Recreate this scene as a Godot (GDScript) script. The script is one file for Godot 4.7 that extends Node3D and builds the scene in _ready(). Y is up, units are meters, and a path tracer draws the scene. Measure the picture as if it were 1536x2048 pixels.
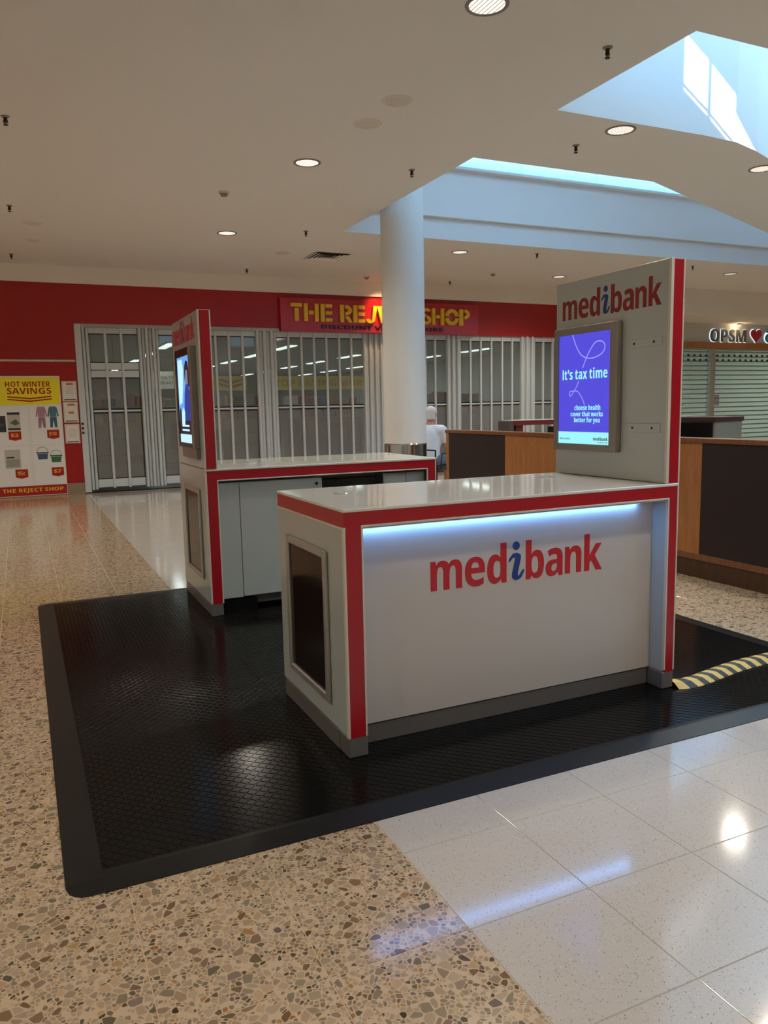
extends Node3D

const CY := 4.02            # ceiling height
const SZ := -15.15          # plane of the shop fronts
const F := 1554.786         # focal length in pixels of the 1536 x 2048 frame
var M := {}
var rng := RandomNumberGenerator.new()
var sans: SystemFont
var sans_regular: SystemFont
var serif: SystemFont
var cam: Camera3D


# ---------------------------------------------------------------- helpers: shapes
func tool() -> SurfaceTool:
	var st := SurfaceTool.new()
	st.begin(Mesh.PRIMITIVE_TRIANGLES)
	return st


func tri(st: SurfaceTool, a: Vector3, b: Vector3, c: Vector3, n: Vector3, ua := Vector2.ZERO, ub := Vector2.ZERO, uc := Vector2.ZERO) -> void:
	if (b - a).cross(c - a).dot(n) > 0.0:      # front faces run clockwise
		var t := b
		b = c
		c = t
		var u := ub
		ub = uc
		uc = u
	st.set_normal(n); st.set_uv(ua); st.add_vertex(a)
	st.set_normal(n); st.set_uv(ub); st.add_vertex(b)
	st.set_normal(n); st.set_uv(uc); st.add_vertex(c)


func face(st: SurfaceTool, pts: Array, away: Vector3) -> void:
	# a flat convex polygon turned away from the point «away»
	var n: Vector3 = (pts[1] - pts[0]).cross(pts[2] - pts[0]).normalized()
	if n.dot(pts[0] - away) < 0.0:
		n = -n
	for i in range(1, pts.size() - 1):
		tri(st, pts[0], pts[i], pts[i + 1], n)


func quad_n(st: SurfaceTool, p: Array, n: Array) -> void:
	# a quad with a normal for each corner
	var flat: Vector3 = (p[1] - p[0]).cross(p[2] - p[0])
	if flat.length() < 1e-12:
		flat = (p[2] - p[0]).cross(p[3] - p[0])
	var order := [0, 1, 2, 0, 2, 3]
	if flat.dot(n[0] + n[1] + n[2] + n[3]) > 0.0:
		order = [0, 2, 1, 0, 3, 2]
	for i in order:
		st.set_normal(n[i]); st.set_uv(Vector2.ZERO); st.add_vertex(p[i])


func box(st: SurfaceTool, lo: Vector3, hi: Vector3, bevel := 0.0) -> void:
	var c := (lo + hi) * 0.5
	var h := (hi - lo) * 0.5
	var b: float = minf(bevel, minf(h.x, minf(h.y, h.z)) * 0.8)
	for ax in 3:
		var u := (ax + 1) % 3
		var v := (ax + 2) % 3
		for s in [-1.0, 1.0]:
			var pts := []
			for k in [[-1, -1], [1, -1], [1, 1], [-1, 1]]:
				var p := Vector3.ZERO
				p[ax] = s * h[ax]
				p[u] = k[0] * (h[u] - b)
				p[v] = k[1] * (h[v] - b)
				pts.append(c + p)
			face(st, pts, c)
		if b > 0.0:
			for su in [-1.0, 1.0]:
				for sv in [-1.0, 1.0]:
					var pts := []
					for k in [[0, -1], [1, -1], [1, 1], [0, 1]]:
						var p := Vector3.ZERO
						p[ax] = k[1] * (h[ax] - b)
						p[u] = su * (h[u] - (b if k[0] == 0 else 0.0))
						p[v] = sv * (h[v] - (0.0 if k[0] == 0 else b))
						pts.append(c + p)
					face(st, pts, c)
	if b > 0.0:
		for sx in [-1.0, 1.0]:
			for sy in [-1.0, 1.0]:
				for sz in [-1.0, 1.0]:
					face(st, [c + Vector3(sx * h.x, sy * (h.y - b), sz * (h.z - b)), c + Vector3(sx * (h.x - b), sy * h.y, sz * (h.z - b)), c + Vector3(sx * (h.x - b), sy * (h.y - b), sz * h.z)], c)


func bx(x0: float, x1: float, y0: float, y1: float, z0: float, z1: float, bevel := 0.0) -> SurfaceTool:
	var st := tool()
	box(st, Vector3(minf(x0, x1), minf(y0, y1), minf(z0, z1)), Vector3(maxf(x0, x1), maxf(y0, y1), maxf(z0, z1)), bevel)
	return st


func prism(st: SurfaceTool, pts: PackedVector2Array, at: Vector3, right: Vector3, up: Vector3, depth: float) -> void:
	# a flat outline (in metres along right and up from «at») given thickness towards right x up
	var out := right.cross(up).normalized()
	var idx := Geometry2D.triangulate_polygon(pts)
	var v := []
	for p in pts:
		v.append(at + right * p.x + up * p.y)
	for i in range(0, idx.size(), 3):
		tri(st, v[idx[i]] + out * depth, v[idx[i + 1]] + out * depth, v[idx[i + 2]] + out * depth, out)
		tri(st, v[idx[i]], v[idx[i + 1]], v[idx[i + 2]], -out)
	var turn := 1.0 if Geometry2D.is_polygon_clockwise(pts) else -1.0
	for i in pts.size():
		var a: Vector3 = v[i]
		var b: Vector3 = v[(i + 1) % pts.size()]
		var n := (b - a).cross(out).normalized() * -turn
		tri(st, a, b, b + out * depth, n)
		tri(st, a, b + out * depth, a + out * depth, n)


func slab(st: SurfaceTool, pts: Array, y0: float, y1: float) -> void:
	# an outline in plan (x, z) between two heights
	var p := PackedVector2Array()
	for q in pts:
		p.append(Vector2(q[0], -q[1]))
	prism(st, p, Vector3(0, y0, 0), Vector3.RIGHT, Vector3.FORWARD, y1 - y0)


func lathe(st: SurfaceTool, c: Vector3, profile: Array, n := 24) -> void:
	for i in profile.size() - 1:
		var a: Vector2 = profile[i]
		var b: Vector2 = profile[i + 1]
		if a.is_equal_approx(b):
			continue
		var d := (b - a).normalized()
		var nn := Vector2(d.y, -d.x)
		for k in n:
			var t0 := TAU * k / n
			var t1 := TAU * (k + 1) / n
			var e0 := Vector3(cos(t0), 0, sin(t0))
			var e1 := Vector3(cos(t1), 0, sin(t1))
			var m0 := (e0 * nn.x + Vector3.UP * nn.y)
			var m1 := (e1 * nn.x + Vector3.UP * nn.y)
			quad_n(st, [c + e0 * a.x + Vector3.UP * a.y, c + e1 * a.x + Vector3.UP * a.y, c + e1 * b.x + Vector3.UP * b.y, c + e0 * b.x + Vector3.UP * b.y], [m0, m1, m1, m0])


func tube(st: SurfaceTool, pts: Array, r: float, n := 8) -> void:
	var rings := []
	var norms := []
	for i in pts.size():
		var d: Vector3 = (pts[mini(i + 1, pts.size() - 1)] - pts[maxi(i - 1, 0)]).normalized()
		var s := d.cross(Vector3.UP if absf(d.y) < 0.9 else Vector3.RIGHT).normalized()
		var t := d.cross(s)
		var ring := []
		var nn := []
		for k in n:
			var e: Vector3 = s * cos(TAU * k / n) + t * sin(TAU * k / n)
			nn.append(e)
			ring.append(pts[i] + e * r)
		rings.append(ring)
		norms.append(nn)
	for i in pts.size() - 1:
		for k in n:
			var j := (k + 1) % n
			quad_n(st, [rings[i][k], rings[i][j], rings[i + 1][j], rings[i + 1][k]], [norms[i][k], norms[i][j], norms[i + 1][j], norms[i + 1][k]])
	face(st, rings[0], pts[1])
	face(st, rings[-1], pts[-2])


func arc(cx: float, cy: float, r0: Vector2, r1: Vector2, a0: float, a1: float, n := 12) -> PackedVector2Array:
	var p := PackedVector2Array()
	for i in n + 1:
		var t := deg_to_rad(lerpf(a0, a1, float(i) / n))
		p.append(Vector2(cx + r1.x * cos(t), cy + r1.y * sin(t)))
	for i in n + 1:
		var t := deg_to_rad(lerpf(a1, a0, float(i) / n))
		p.append(Vector2(cx + r0.x * cos(t), cy + r0.y * sin(t)))
	return p


func smooth_line(pts: Array, steps := 6) -> Array:
	var out := []
	for i in pts.size() - 1:
		var p0 = pts[maxi(i - 1, 0)]
		var p3 = pts[mini(i + 2, pts.size() - 1)]
		for k in steps:
			out.append(pts[i].cubic_interpolate(pts[i + 1], p0, p3, float(k) / steps))
	out.append(pts[-1])
	return out


# ---------------------------------------------------------------- helpers: nodes
func origin_of(n: Node) -> Vector3:
	var o := Vector3.ZERO
	while n is Node3D and n != self:
		o += n.position
		n = n.get_parent()
	return o


func numbered(called: String) -> String:
	if not has_node(NodePath(called)):
		return called
	var k := 1
	while has_node(NodePath("%s_%03d" % [called, k])):
		k += 1
	return "%s_%03d" % [called, k]


func thing(called: String, label: String, category: String, at := Vector3.ZERO, group := "") -> Node3D:
	var o := Node3D.new()
	o.name = numbered(called)
	add_child(o)
	o.position = at
	tag(o, label, category, group)
	return o


func tag(o: Node, label: String, category: String, group := "") -> void:
	o.set_meta("label", label)
	o.set_meta("category", category)
	if group:
		o.set_meta("group", group)


func setting(called: String, label := "", category := "") -> Node3D:
	var o := Node3D.new()
	o.name = called
	add_child(o)
	o.set_meta("kind", "structure")
	if label:
		tag(o, label, category)
	return o


# a mesh whose points are given in world space, as a part of «parent»
func part(parent: Node, called: String, shape, m: Material) -> MeshInstance3D:
	var o := MeshInstance3D.new()
	var base := called
	var k := 1
	while parent.has_node(NodePath(called)):
		called = "%s_%03d" % [base, k]
		k += 1
	o.name = called
	o.mesh = shape.commit() if shape is SurfaceTool else shape
	o.material_override = m
	parent.add_child(o, true)
	if parent != self:
		o.position = -origin_of(parent)
	return o


func copy_of(o: Node3D, at: Vector3, label: String, group := "") -> Node3D:
	var c: Node3D = o.duplicate()
	c.name = numbered(o.name.rstrip("0123456789").trim_suffix("_"))
	add_child(c)
	c.position = at
	c.set_meta("label", label)
	if group:
		c.set_meta("group", group)
	return c


func mat(col: Color, rough := 0.6, metal := 0.0, spec := 0.5) -> StandardMaterial3D:
	var m := StandardMaterial3D.new()
	m.albedo_color = col
	m.roughness = rough
	m.metallic = metal
	m.metallic_specular = spec
	return m


func glow(col: Color, energy: float) -> StandardMaterial3D:
	var m := mat(Color(0.02, 0.02, 0.02), 0.4)
	m.emission_enabled = true
	m.emission = col
	m.emission_energy_multiplier = energy
	return m


func glass(col: Color, alpha: float, rough := 0.03) -> StandardMaterial3D:
	var m := mat(Color(col.r, col.g, col.b, alpha), rough)
	m.transparency = BaseMaterial3D.TRANSPARENCY_ALPHA
	return m


func c8(r: float, g: float, b: float) -> Color:
	return Color(r / 255.0, g / 255.0, b / 255.0)


# letters of a line of text, each a mesh; their common box is laid on width x height from «at»
func letters(text: String, font: Font, at: Vector3, right: Vector3, up: Vector3, width: float, height: float, depth: float) -> Array:
	var found := []
	var whole := AABB()
	for i in text.length():
		if text[i] == " ":
			continue
		var tm := TextMesh.new()
		tm.font = font
		tm.font_size = 48
		tm.pixel_size = 0.01
		tm.depth = 1.0
		tm.curve_step = 1.0
		tm.horizontal_alignment = HORIZONTAL_ALIGNMENT_LEFT
		tm.text = "H"
		var tall := tm.get_aabb().size.y
		tm.text = text[i].replace("I", "l")                # a capital I without serifs
		var x := font.get_string_size(text.substr(0, i).replace("I", "l"), HORIZONTAL_ALIGNMENT_LEFT, -1, 48).x * 0.01
		var bb := tm.get_aabb()
		var squash := 1.0
		if text[i] == "I":
			squash = tall / bb.size.y
			bb.size.y = tall
		bb.position.x += x
		whole = bb if found.is_empty() else whole.merge(bb)
		found.append([tm, x, squash, tm.get_aabb().position.y])
	var out := []
	var k := Vector2(width / whole.size.x, height / whole.size.y)
	var n := right.cross(up)
	for f in found:
		var st := tool()
		var b := Basis(right * k.x, up * k.y * f[2], n * depth)
		st.append_from(f[0], 0, Transform3D(b, at + right * (f[1] - whole.position.x) * k.x + up * (f[3] * (1.0 - f[2]) - whole.position.y) * k.y + n * depth * 0.5))
		out.append(st)
	return out


func write(parent: Node, called: String, text: String, font: Font, at: Vector3, right: Vector3, up: Vector3, width: float, height: float, depth: float, m: Material, joined := false) -> void:
	var all := letters(text, font, at, right, up, width, height, depth)
	if not joined:
		for st in all:
			part(parent, called, st, m)
		return
	var st := tool()
	for s in all:
		st.append_from(s.commit(), 0, Transform3D())
	part(parent, called, st, m)


# the wordmark: seven red letters round a blue italic i, W wide, baseline at «at»
func wordmark(parent: Node, called: String, at: Vector3, right: Vector3, up: Vector3, w: float, red: Material, blue: Material, depth := 0.0015) -> void:
	var lay := [["m", 0.0, 0.167, 0.0, 0.139], ["e", 0.1835, 0.2933, -0.003, 0.139], ["d", 0.3069, 0.4163, -0.003, 0.192], ["b", 0.5283, 0.636, -0.003, 0.192], ["a", 0.6471, 0.7503, -0.003, 0.139], ["n", 0.7651, 0.8672, 0.0, 0.139], ["k", 0.8857, 1.0, 0.0, 0.189]]
	for l in lay:
		var all := letters(l[0], sans, at + right * l[1] * w + up * l[3] * w, right, up, (l[2] - l[1]) * w, (l[4] - l[3]) * w, depth)
		part(parent, called, all[0], red)
	var i1 := [[0.4267, 0.0928], [0.4336, 0.1128], [0.4544, 0.1344], [0.4789, 0.135], [0.4965, 0.1273], [0.5, 0.112], [0.4896, 0.0683], [0.4826, 0.0391], [0.4813, 0.0225], [0.4897, 0.0234], [0.5038, 0.0428], [0.5122, 0.0527]]
	i1 += [[0.5193, 0.0484], [0.5144, 0.0327], [0.5003, 0.0102], [0.4792, 0.0006], [0.4581, 0.0048], [0.4476, 0.0161], [0.4476, 0.034], [0.458, 0.0776], [0.4649, 0.1067], [0.4614, 0.1159], [0.451, 0.111], [0.4371, 0.0964]]
	var p := PackedVector2Array()
	for q in i1:
		p.append(Vector2(q[0], q[1]) * w)
	var st := tool()
	prism(st, p, at, right, up, depth)
	var dot := PackedVector2Array()
	for k in 20:
		dot.append(Vector2(0.472 + 0.021 * cos(TAU * k / 20), 0.171 + 0.0212 * sin(TAU * k / 20)) * w)
	prism(st, dot, at, right, up, depth)
	part(parent, called, st, blue)


# ---------------------------------------------------------------- helpers: textures
func pebble_texture(n: int, base: Color, tones: Array) -> ImageTexture:
	# angular chips of stone close together in a ground of one colour, two sizes of chip
	var maps := []
	for k in 2:
		for kind in [FastNoiseLite.RETURN_CELL_VALUE, FastNoiseLite.RETURN_DISTANCE2_SUB]:
			var f := FastNoiseLite.new()
			f.noise_type = FastNoiseLite.TYPE_CELLULAR
			f.seed = 31 + k
			f.frequency = [0.037, 0.07][k]
			f.cellular_jitter = 1.0
			f.cellular_distance_function = FastNoiseLite.DISTANCE_EUCLIDEAN
			f.cellular_return_type = kind
			f.fractal_type = FastNoiseLite.FRACTAL_NONE
			maps.append(f.get_image(n, n, false, false, kind == FastNoiseLite.RETURN_CELL_VALUE).get_data())
	var d := PackedByteArray()
	d.resize(n * n * 3)
	var count := tones.size()
	for i in n * n:
		var c := base
		for k in 2:
			var v: int = maps[k * 2][i]
			var e: int = maps[k * 2 + 1][i]
			var h := (v * 73 + 19) % 101
			var gap: int = (10 if k == 0 else 17) + h % 16
			if e > gap and (h < 34 if k == 0 else h < 88):
				c = tones[(v * 31 + h) % count].lerp(base, 0.8 - 0.8 * pow(((v * 17 + h * 7) % 101) / 100.0, 2.0))
				break
			elif k == 0 and h < 34:
				break
		d[i * 3] = int(c.r * 255)
		d[i * 3 + 1] = int(c.g * 255)
		d[i * 3 + 2] = int(c.b * 255)
	return ImageTexture.create_from_image(Image.create_from_data(n, n, false, Image.FORMAT_RGB8, d))


func speck_texture(n: int, base: Color, tones: Array, count: int) -> ImageTexture:
	rng.seed = 5
	var im := Image.create(n, n, false, Image.FORMAT_RGB8)
	im.fill(base)
	for i in count:
		var c: Color = tones[rng.randi() % tones.size()]
		var s := 1 + (rng.randi() % 3 if rng.randf() < 0.45 else 0)
		var x := rng.randi() % n
		var y := rng.randi() % n
		im.fill_rect(Rect2i(x, y, s, maxi(1, s - rng.randi() % 2)), c.lerp(base, rng.randf_range(0.0, 0.6)))
	return ImageTexture.create_from_image(im)


func wood_texture(a: Color, b: Color, seed_value: int) -> ImageTexture:
	var n := 512
	var fine := FastNoiseLite.new()
	fine.seed = seed_value
	fine.frequency = 0.012
	fine.fractal_octaves = 4
	var im := Image.create(n, n, false, Image.FORMAT_RGB8)
	for y in n:
		for x in n:
			var v := fine.get_noise_2d(x * 2.2, y * 0.28) * 0.5 + 0.5
			var g := fine.get_noise_2d(x * 14.0 + 900.0, y * 0.9) * 0.5 + 0.5
			im.set_pixel(x, y, a.lerp(b, clampf(v * 0.7 + g * 0.45 - 0.1, 0, 1)))
	return ImageTexture.create_from_image(im)


func tri_planar(m: StandardMaterial3D, t: Texture2D, scale: float) -> StandardMaterial3D:
	m.albedo_texture = t
	m.albedo_color = Color.WHITE
	m.uv1_triplanar = true
	m.uv1_world_triplanar = true
	m.uv1_scale = Vector3.ONE * scale
	return m


func materials() -> void:
	sans = SystemFont.new()
	sans.font_names = PackedStringArray(["Droid Sans"])
	sans.font_weight = 700
	sans_regular = SystemFont.new()
	sans_regular.font_names = PackedStringArray(["Droid Sans"])
	serif = SystemFont.new()
	serif.font_names = PackedStringArray(["Droid Serif"])
	M.ceiling = mat(c8(236, 233, 228), 0.9)
	M.white_paint = mat(c8(232, 232, 230), 0.8)
	M.cream_paint = mat(c8(238, 231, 220), 0.8)
	M.column = mat(c8(226, 226, 222), 0.45)
	M.red_paint = mat(c8(168, 24, 26), 0.3)
	M.sign_red = mat(c8(190, 26, 36), 0.15)
	M.yellow = mat(c8(240, 196, 40), 0.35)
	M.black_letter = mat(c8(26, 8, 10), 0.4)
	M.laminate = mat(c8(180, 187, 182), 0.16)
	M.laminate_top = mat(c8(226, 223, 214), 0.05)
	M.panel_front = mat(c8(200, 192, 184), 0.24)
	M.kiosk_red = mat(c8(172, 22, 36), 0.25)
	M.edge = mat(c8(214, 206, 192), 0.35)
	M.plinth = mat(c8(128, 124, 122), 0.35, 0.4)
	M.aluminium = mat(c8(176, 174, 170), 0.35, 0.55)
	M.bezel = mat(c8(146, 138, 132), 0.38, 0.4)
	M.shutter = mat(c8(206, 212, 214), 0.4)
	M.gasket = mat(c8(22, 22, 22), 0.5)
	M.dark_panel = mat(c8(26, 22, 18), 0.08, 0.0, 0.35)
	M.black = mat(c8(14, 14, 15), 0.3)
	M.rubber = mat(c8(14, 14, 13), 0.18, 0.0, 0.27)
	M.rubber_edge = mat(c8(26, 27, 27), 0.36, 0.0, 0.34)
	M.logo_red = mat(c8(196, 28, 40), 0.35)
	M.logo_blue = mat(c8(22, 62, 130), 0.35)
	M.logo_maroon = mat(c8(140, 26, 30), 0.4)
	M.pane = glass(c8(150, 156, 156), 0.22)
	M.pane_low = glass(c8(150, 150, 146), 0.5)
	M.pane_clear = glass(c8(225, 240, 240), 0.08)
	M.chrome = mat(c8(200, 200, 198), 0.12, 1.0)
	M.lens = glow(Color(1.0, 0.95, 0.88), 1.5)
	M.tube = glow(Color(0.93, 1.0, 0.98), 1.6)
	M.led = glow(Color(0.36, 0.62, 1.0), 5.0)
	M.dark_wood = mat(c8(58, 36, 30), 0.3)
	M.sprinkler = mat(c8(40, 32, 26), 0.4, 0.4)
	M.cap_wood = tri_planar(mat(Color.WHITE, 0.3), wood_texture(c8(150, 98, 62), c8(104, 62, 38), 3), 1.1)
	M.wood = tri_planar(mat(Color.WHITE, 0.3), wood_texture(c8(188, 132, 78), c8(150, 92, 48), 7), 1.0)
	M.maroon = mat(c8(38, 24, 25), 0.5)
	M.skirting_wood = tri_planar(mat(Color.WHITE, 0.4), wood_texture(c8(88, 58, 34), c8(56, 36, 22), 9), 1.2)
	M.grout = mat(c8(206, 180, 146), 0.5)
	M.paper = mat(c8(232, 228, 216), 0.6)
	var tones := [c8(92, 64, 40), c8(70, 50, 32), c8(104, 80, 52), c8(88, 78, 56), c8(74, 70, 54), c8(120, 96, 66), c8(56, 40, 28), c8(108, 82, 66), c8(92, 76, 72), c8(144, 98, 44), c8(112, 98, 74)]
	M.terrazzo = mat(Color.WHITE, 0.13)
	M.terrazzo.albedo_texture = pebble_texture(1100, c8(198, 173, 143), tones)
	M.terrazzo_far = tri_planar(mat(Color.WHITE, 0.13), M.terrazzo.albedo_texture, 1.0 / 1.1)
	M.white_terrazzo = mat(Color.WHITE, 0.1)
	M.white_terrazzo.albedo_texture = speck_texture(1024, c8(194, 186, 176), [c8(150, 138, 124), c8(120, 112, 104), c8(172, 160, 146), c8(224, 220, 214), c8(98, 88, 80)], 26000)
	M.white_terrazzo_far = tri_planar(mat(Color.WHITE, 0.1), M.white_terrazzo.albedo_texture, 1.0)


# ---------------------------------------------------------------- the scene
func _ready() -> void:
	materials()
	# camera
	cam = Camera3D.new()
	cam.name = "camera"
	cam.position = Vector3(0, 1.445, 0)
	cam.rotation = Vector3(-0.13332, -0.43333, -0.02109)
	cam.fov = rad_to_deg(2.0 * atan(1024.0 / F))
	cam.near = 0.05
	cam.far = 200.0
	add_child(cam)
	cam.current = true
	# sky, sun, exposure
	var env := Environment.new()
	env.tonemap_mode = Environment.TONE_MAPPER_LINEAR
	env.tonemap_exposure = 1.0
	env.background_mode = Environment.BG_SKY
	var sky := Sky.new()
	var ps := ProceduralSkyMaterial.new()
	ps.sky_top_color = c8(120, 180, 230)
	ps.sky_horizon_color = c8(184, 218, 234)
	ps.ground_bottom_color = c8(120, 120, 118)
	ps.ground_horizon_color = c8(170, 176, 180)
	ps.sky_energy_multiplier = 2.6
	ps.sun_angle_max = 1.0
	sky.sky_material = ps
	env.sky = sky
	env.sdfgi_enabled = true
	env.ssao_enabled = true
	env.ssil_enabled = true
	var we := WorldEnvironment.new()
	we.name = "world_environment"
	we.environment = env
	add_child(we)
	var sun := DirectionalLight3D.new()
	sun.name = "sun"
	sun.light_energy = 7.0
	sun.light_color = Color(1.0, 0.97, 0.9)
	sun.light_angular_distance = 0.5
	sun.shadow_enabled = true
	sun.sky_mode = DirectionalLight3D.SKY_MODE_LIGHT_ONLY
	add_child(sun)
	sun.look_at_from_position(Vector3.ZERO, Vector3(1.0, -0.607, -0.5), Vector3.UP)
	# the setting
	build_ceiling()
	build_skylights()
	build_floor()
	build_walls()
	# large things
	build_mat()
	front_kiosk()
	back_kiosk()
	build_column()
	wood_counters()
	shop_front()
	optician()
	# smaller things
	ceiling_fittings()
	cable_cover()
	seated_man()


# ---------------------------------------------------------------- setting
func build_ceiling() -> void:
	var c := setting("ceiling")
	var t := CY + 0.2
	var plans := [
		[[-4.4, -15.4], [4.51, -15.4], [4.51, 9.2], [-4.4, 9.2]],
		[[4.51, -4.36], [22.2, -4.36], [22.2, -2.9], [4.51, -2.9]],
		[[4.51, 1.0], [22.2, 1.0], [22.2, 9.2], [4.51, 9.2]],
		[[9.0, -2.9], [22.2, -2.9], [22.2, 1.0], [9.0, 1.0]],
		[[4.51, -15.4], [22.2, -15.4], [22.2, -11.0], [4.51, -11.0]],
		[[15.0, -11.0], [22.2, -11.0], [22.2, -4.36], [15.0, -4.36]],
		[[4.51, -7.34], [6.98, -7.34], [15.0, -10.55], [15.0, -9.2], [7.6, -6.24], [7.2, -6.09], [6.75, -5.96], [6.3, -5.93], [4.51, -5.93]],
	]
	for p in plans:
		var st := tool()
		slab(st, p, CY, t)
		part(c, "ceiling_panel", st, M.ceiling)


func upright(st: SurfaceTool, a: Vector2, b: Vector2, y0: float, y1: float, thick := 0.1) -> void:
	# an upright sheet between two plan points, its thickness on the right of a -> b
	var d := (b - a).normalized()
	var n := Vector2(d.y, -d.x) * thick
	slab(st, [[a.x, a.y], [b.x, b.y], [b.x + n.x, b.y + n.y], [a.x + n.x, a.y + n.y]], y0, y1)


func roof_glazing(w: Node3D, x0: float, x1: float, z0: float, z1: float, y: float, n: int) -> void:
	for i in n:
		var a := lerpf(x0, x1, float(i) / n)
		var b := lerpf(x0, x1, float(i + 1) / n)
		part(w, "pane", bx(a + 0.03, b - 0.03, y + 0.03, y + 0.045, z0, z1), M.pane_clear)
	for i in n + 1:
		var a := lerpf(x0, x1, float(i) / n)
		part(w, "glazing_bar", bx(a - 0.03, a + 0.03, y, y + 0.1, z0, z1, 0.006), M.white_paint)


func build_skylights() -> void:
	# the nearer light well with its clerestory on the left, through which the sun falls on the far wall
	var w := setting("window_1")
	var top := 7.0
	var st := tool()
	upright(st, Vector2(4.41, -5.93), Vector2(6.3, -5.93), CY + 0.2, top)
	upright(st, Vector2(6.3, -5.93), Vector2(6.75, -5.96), CY + 0.2, top)
	upright(st, Vector2(6.75, -5.96), Vector2(7.2, -6.09), CY + 0.2, top)
	upright(st, Vector2(7.2, -6.09), Vector2(7.6, -6.24), CY + 0.2, top)
	upright(st, Vector2(7.6, -6.24), Vector2(15.1, -9.24), CY + 0.2, top)
	part(w, "well_wall", st, M.white_paint)
	part(w, "well_wall", bx(4.41, 15.1, CY + 0.2, top, -4.36, -4.26), M.white_paint)
	part(w, "well_wall", bx(15.0, 15.1, CY + 0.2, top, -9.2, -4.36), M.white_paint)
	# left wall, with the openings left free
	var left := tool()
	box(left, Vector3(4.41, CY + 0.2, -5.93), Vector3(4.51, 5.3, -4.36))
	box(left, Vector3(4.41, 5.3, -5.93), Vector3(4.51, 7.0, -5.185))
	box(left, Vector3(4.41, 5.7, -4.805), Vector3(4.51, 7.0, -4.36))
	box(left, Vector3(4.41, 5.87, -5.185), Vector3(4.51, 7.0, -4.805))
	part(w, "well_wall", left, M.white_paint)
	part(w, "mullion", bx(4.455, 4.475, 5.3, 5.87, -5.006, -4.988), M.white_paint)
	part(w, "transom", bx(4.45, 4.48, 5.36, 5.38, -5.185, -4.36), M.white_paint)
	part(w, "pane", bx(4.455, 4.463, 5.3, 5.7, -5.185, -4.36), M.pane_clear)
	part(w, "pane", bx(4.455, 4.463, 5.7, 5.87, -5.185, -4.805), M.pane_clear)
	roof_glazing(w, 4.51, 15.0, -8.8, -4.36, top, 10)
	# the farther light well: stepped fascias and a band of high windows over them
	var f := setting("window_2")
	part(f, "fascia", bx(4.51, 15.0, CY - 0.004, 4.335, -11.0, -10.96, 0.004), M.white_paint)
	part(f, "fascia", bx(4.51, 15.0, 4.335, 5.04, -11.0, -10.88, 0.004), M.white_paint)
	part(f, "sill", bx(4.51, 15.0, 5.03, 5.07, -11.0, -10.76, 0.004), M.white_paint)
	var opal := mat(c8(176, 212, 244), 0.6)
	opal.backlight_enabled = true
	opal.backlight = Color(1, 1, 1)
	for i in 7:
		part(f, "opal_panel", bx(4.51 + 1.5 * i, 6.005 + 1.5 * i, 5.07, 6.3, -10.785, -10.765), opal)
	part(f, "well_wall", bx(4.41, 4.51, CY + 0.2, 6.3, -11.0, -7.34), M.white_paint)
	var st2 := tool()
	upright(st2, Vector2(6.98, -7.34), Vector2(4.41, -7.34), CY + 0.2, 6.3)
	upright(st2, Vector2(15.1, -10.59), Vector2(6.98, -7.34), CY + 0.2, 6.3)
	part(f, "well_wall", st2, M.white_paint)
	part(f, "well_wall", bx(15.0, 15.1, CY + 0.2, 6.3, -11.0, -10.5), M.white_paint)
	part(f, "roof_edge", bx(4.41, 15.1, 6.3, 6.4, -11.0, -8.7), M.white_paint)
	roof_glazing(f, 4.51, 15.0, -8.7, -7.24, 6.3, 10)
	# the light well beside the camera, out of the frame
	var n := setting("window_3")
	part(n, "well_wall", bx(4.41, 9.1, CY + 0.2, 6.5, 1.0, 1.1), M.white_paint)
	part(n, "well_wall", bx(4.41, 9.1, CY + 0.2, 6.5, -3.0, -2.9), M.white_paint)
	part(n, "well_wall", bx(4.41, 4.51, CY + 0.2, 6.5, -2.9, 1.0), M.white_paint)
	part(n, "well_wall", bx(9.0, 9.1, CY + 0.2, 6.5, -2.9, 1.0), M.white_paint)
	roof_glazing(n, 4.51, 9.0, -2.9, 1.0, 6.5, 5)


func in_frame(p: Vector3, margin := 40.0) -> bool:
	var v := cam.transform.affine_inverse() * p
	if v.z > -0.2:
		return false
	var x := 768.0 + F * v.x / -v.z
	var y := 1024.0 - F * v.y / -v.z
	return x > -margin and x < 1536 + margin and y > -margin and y < 2048 + margin


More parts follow.
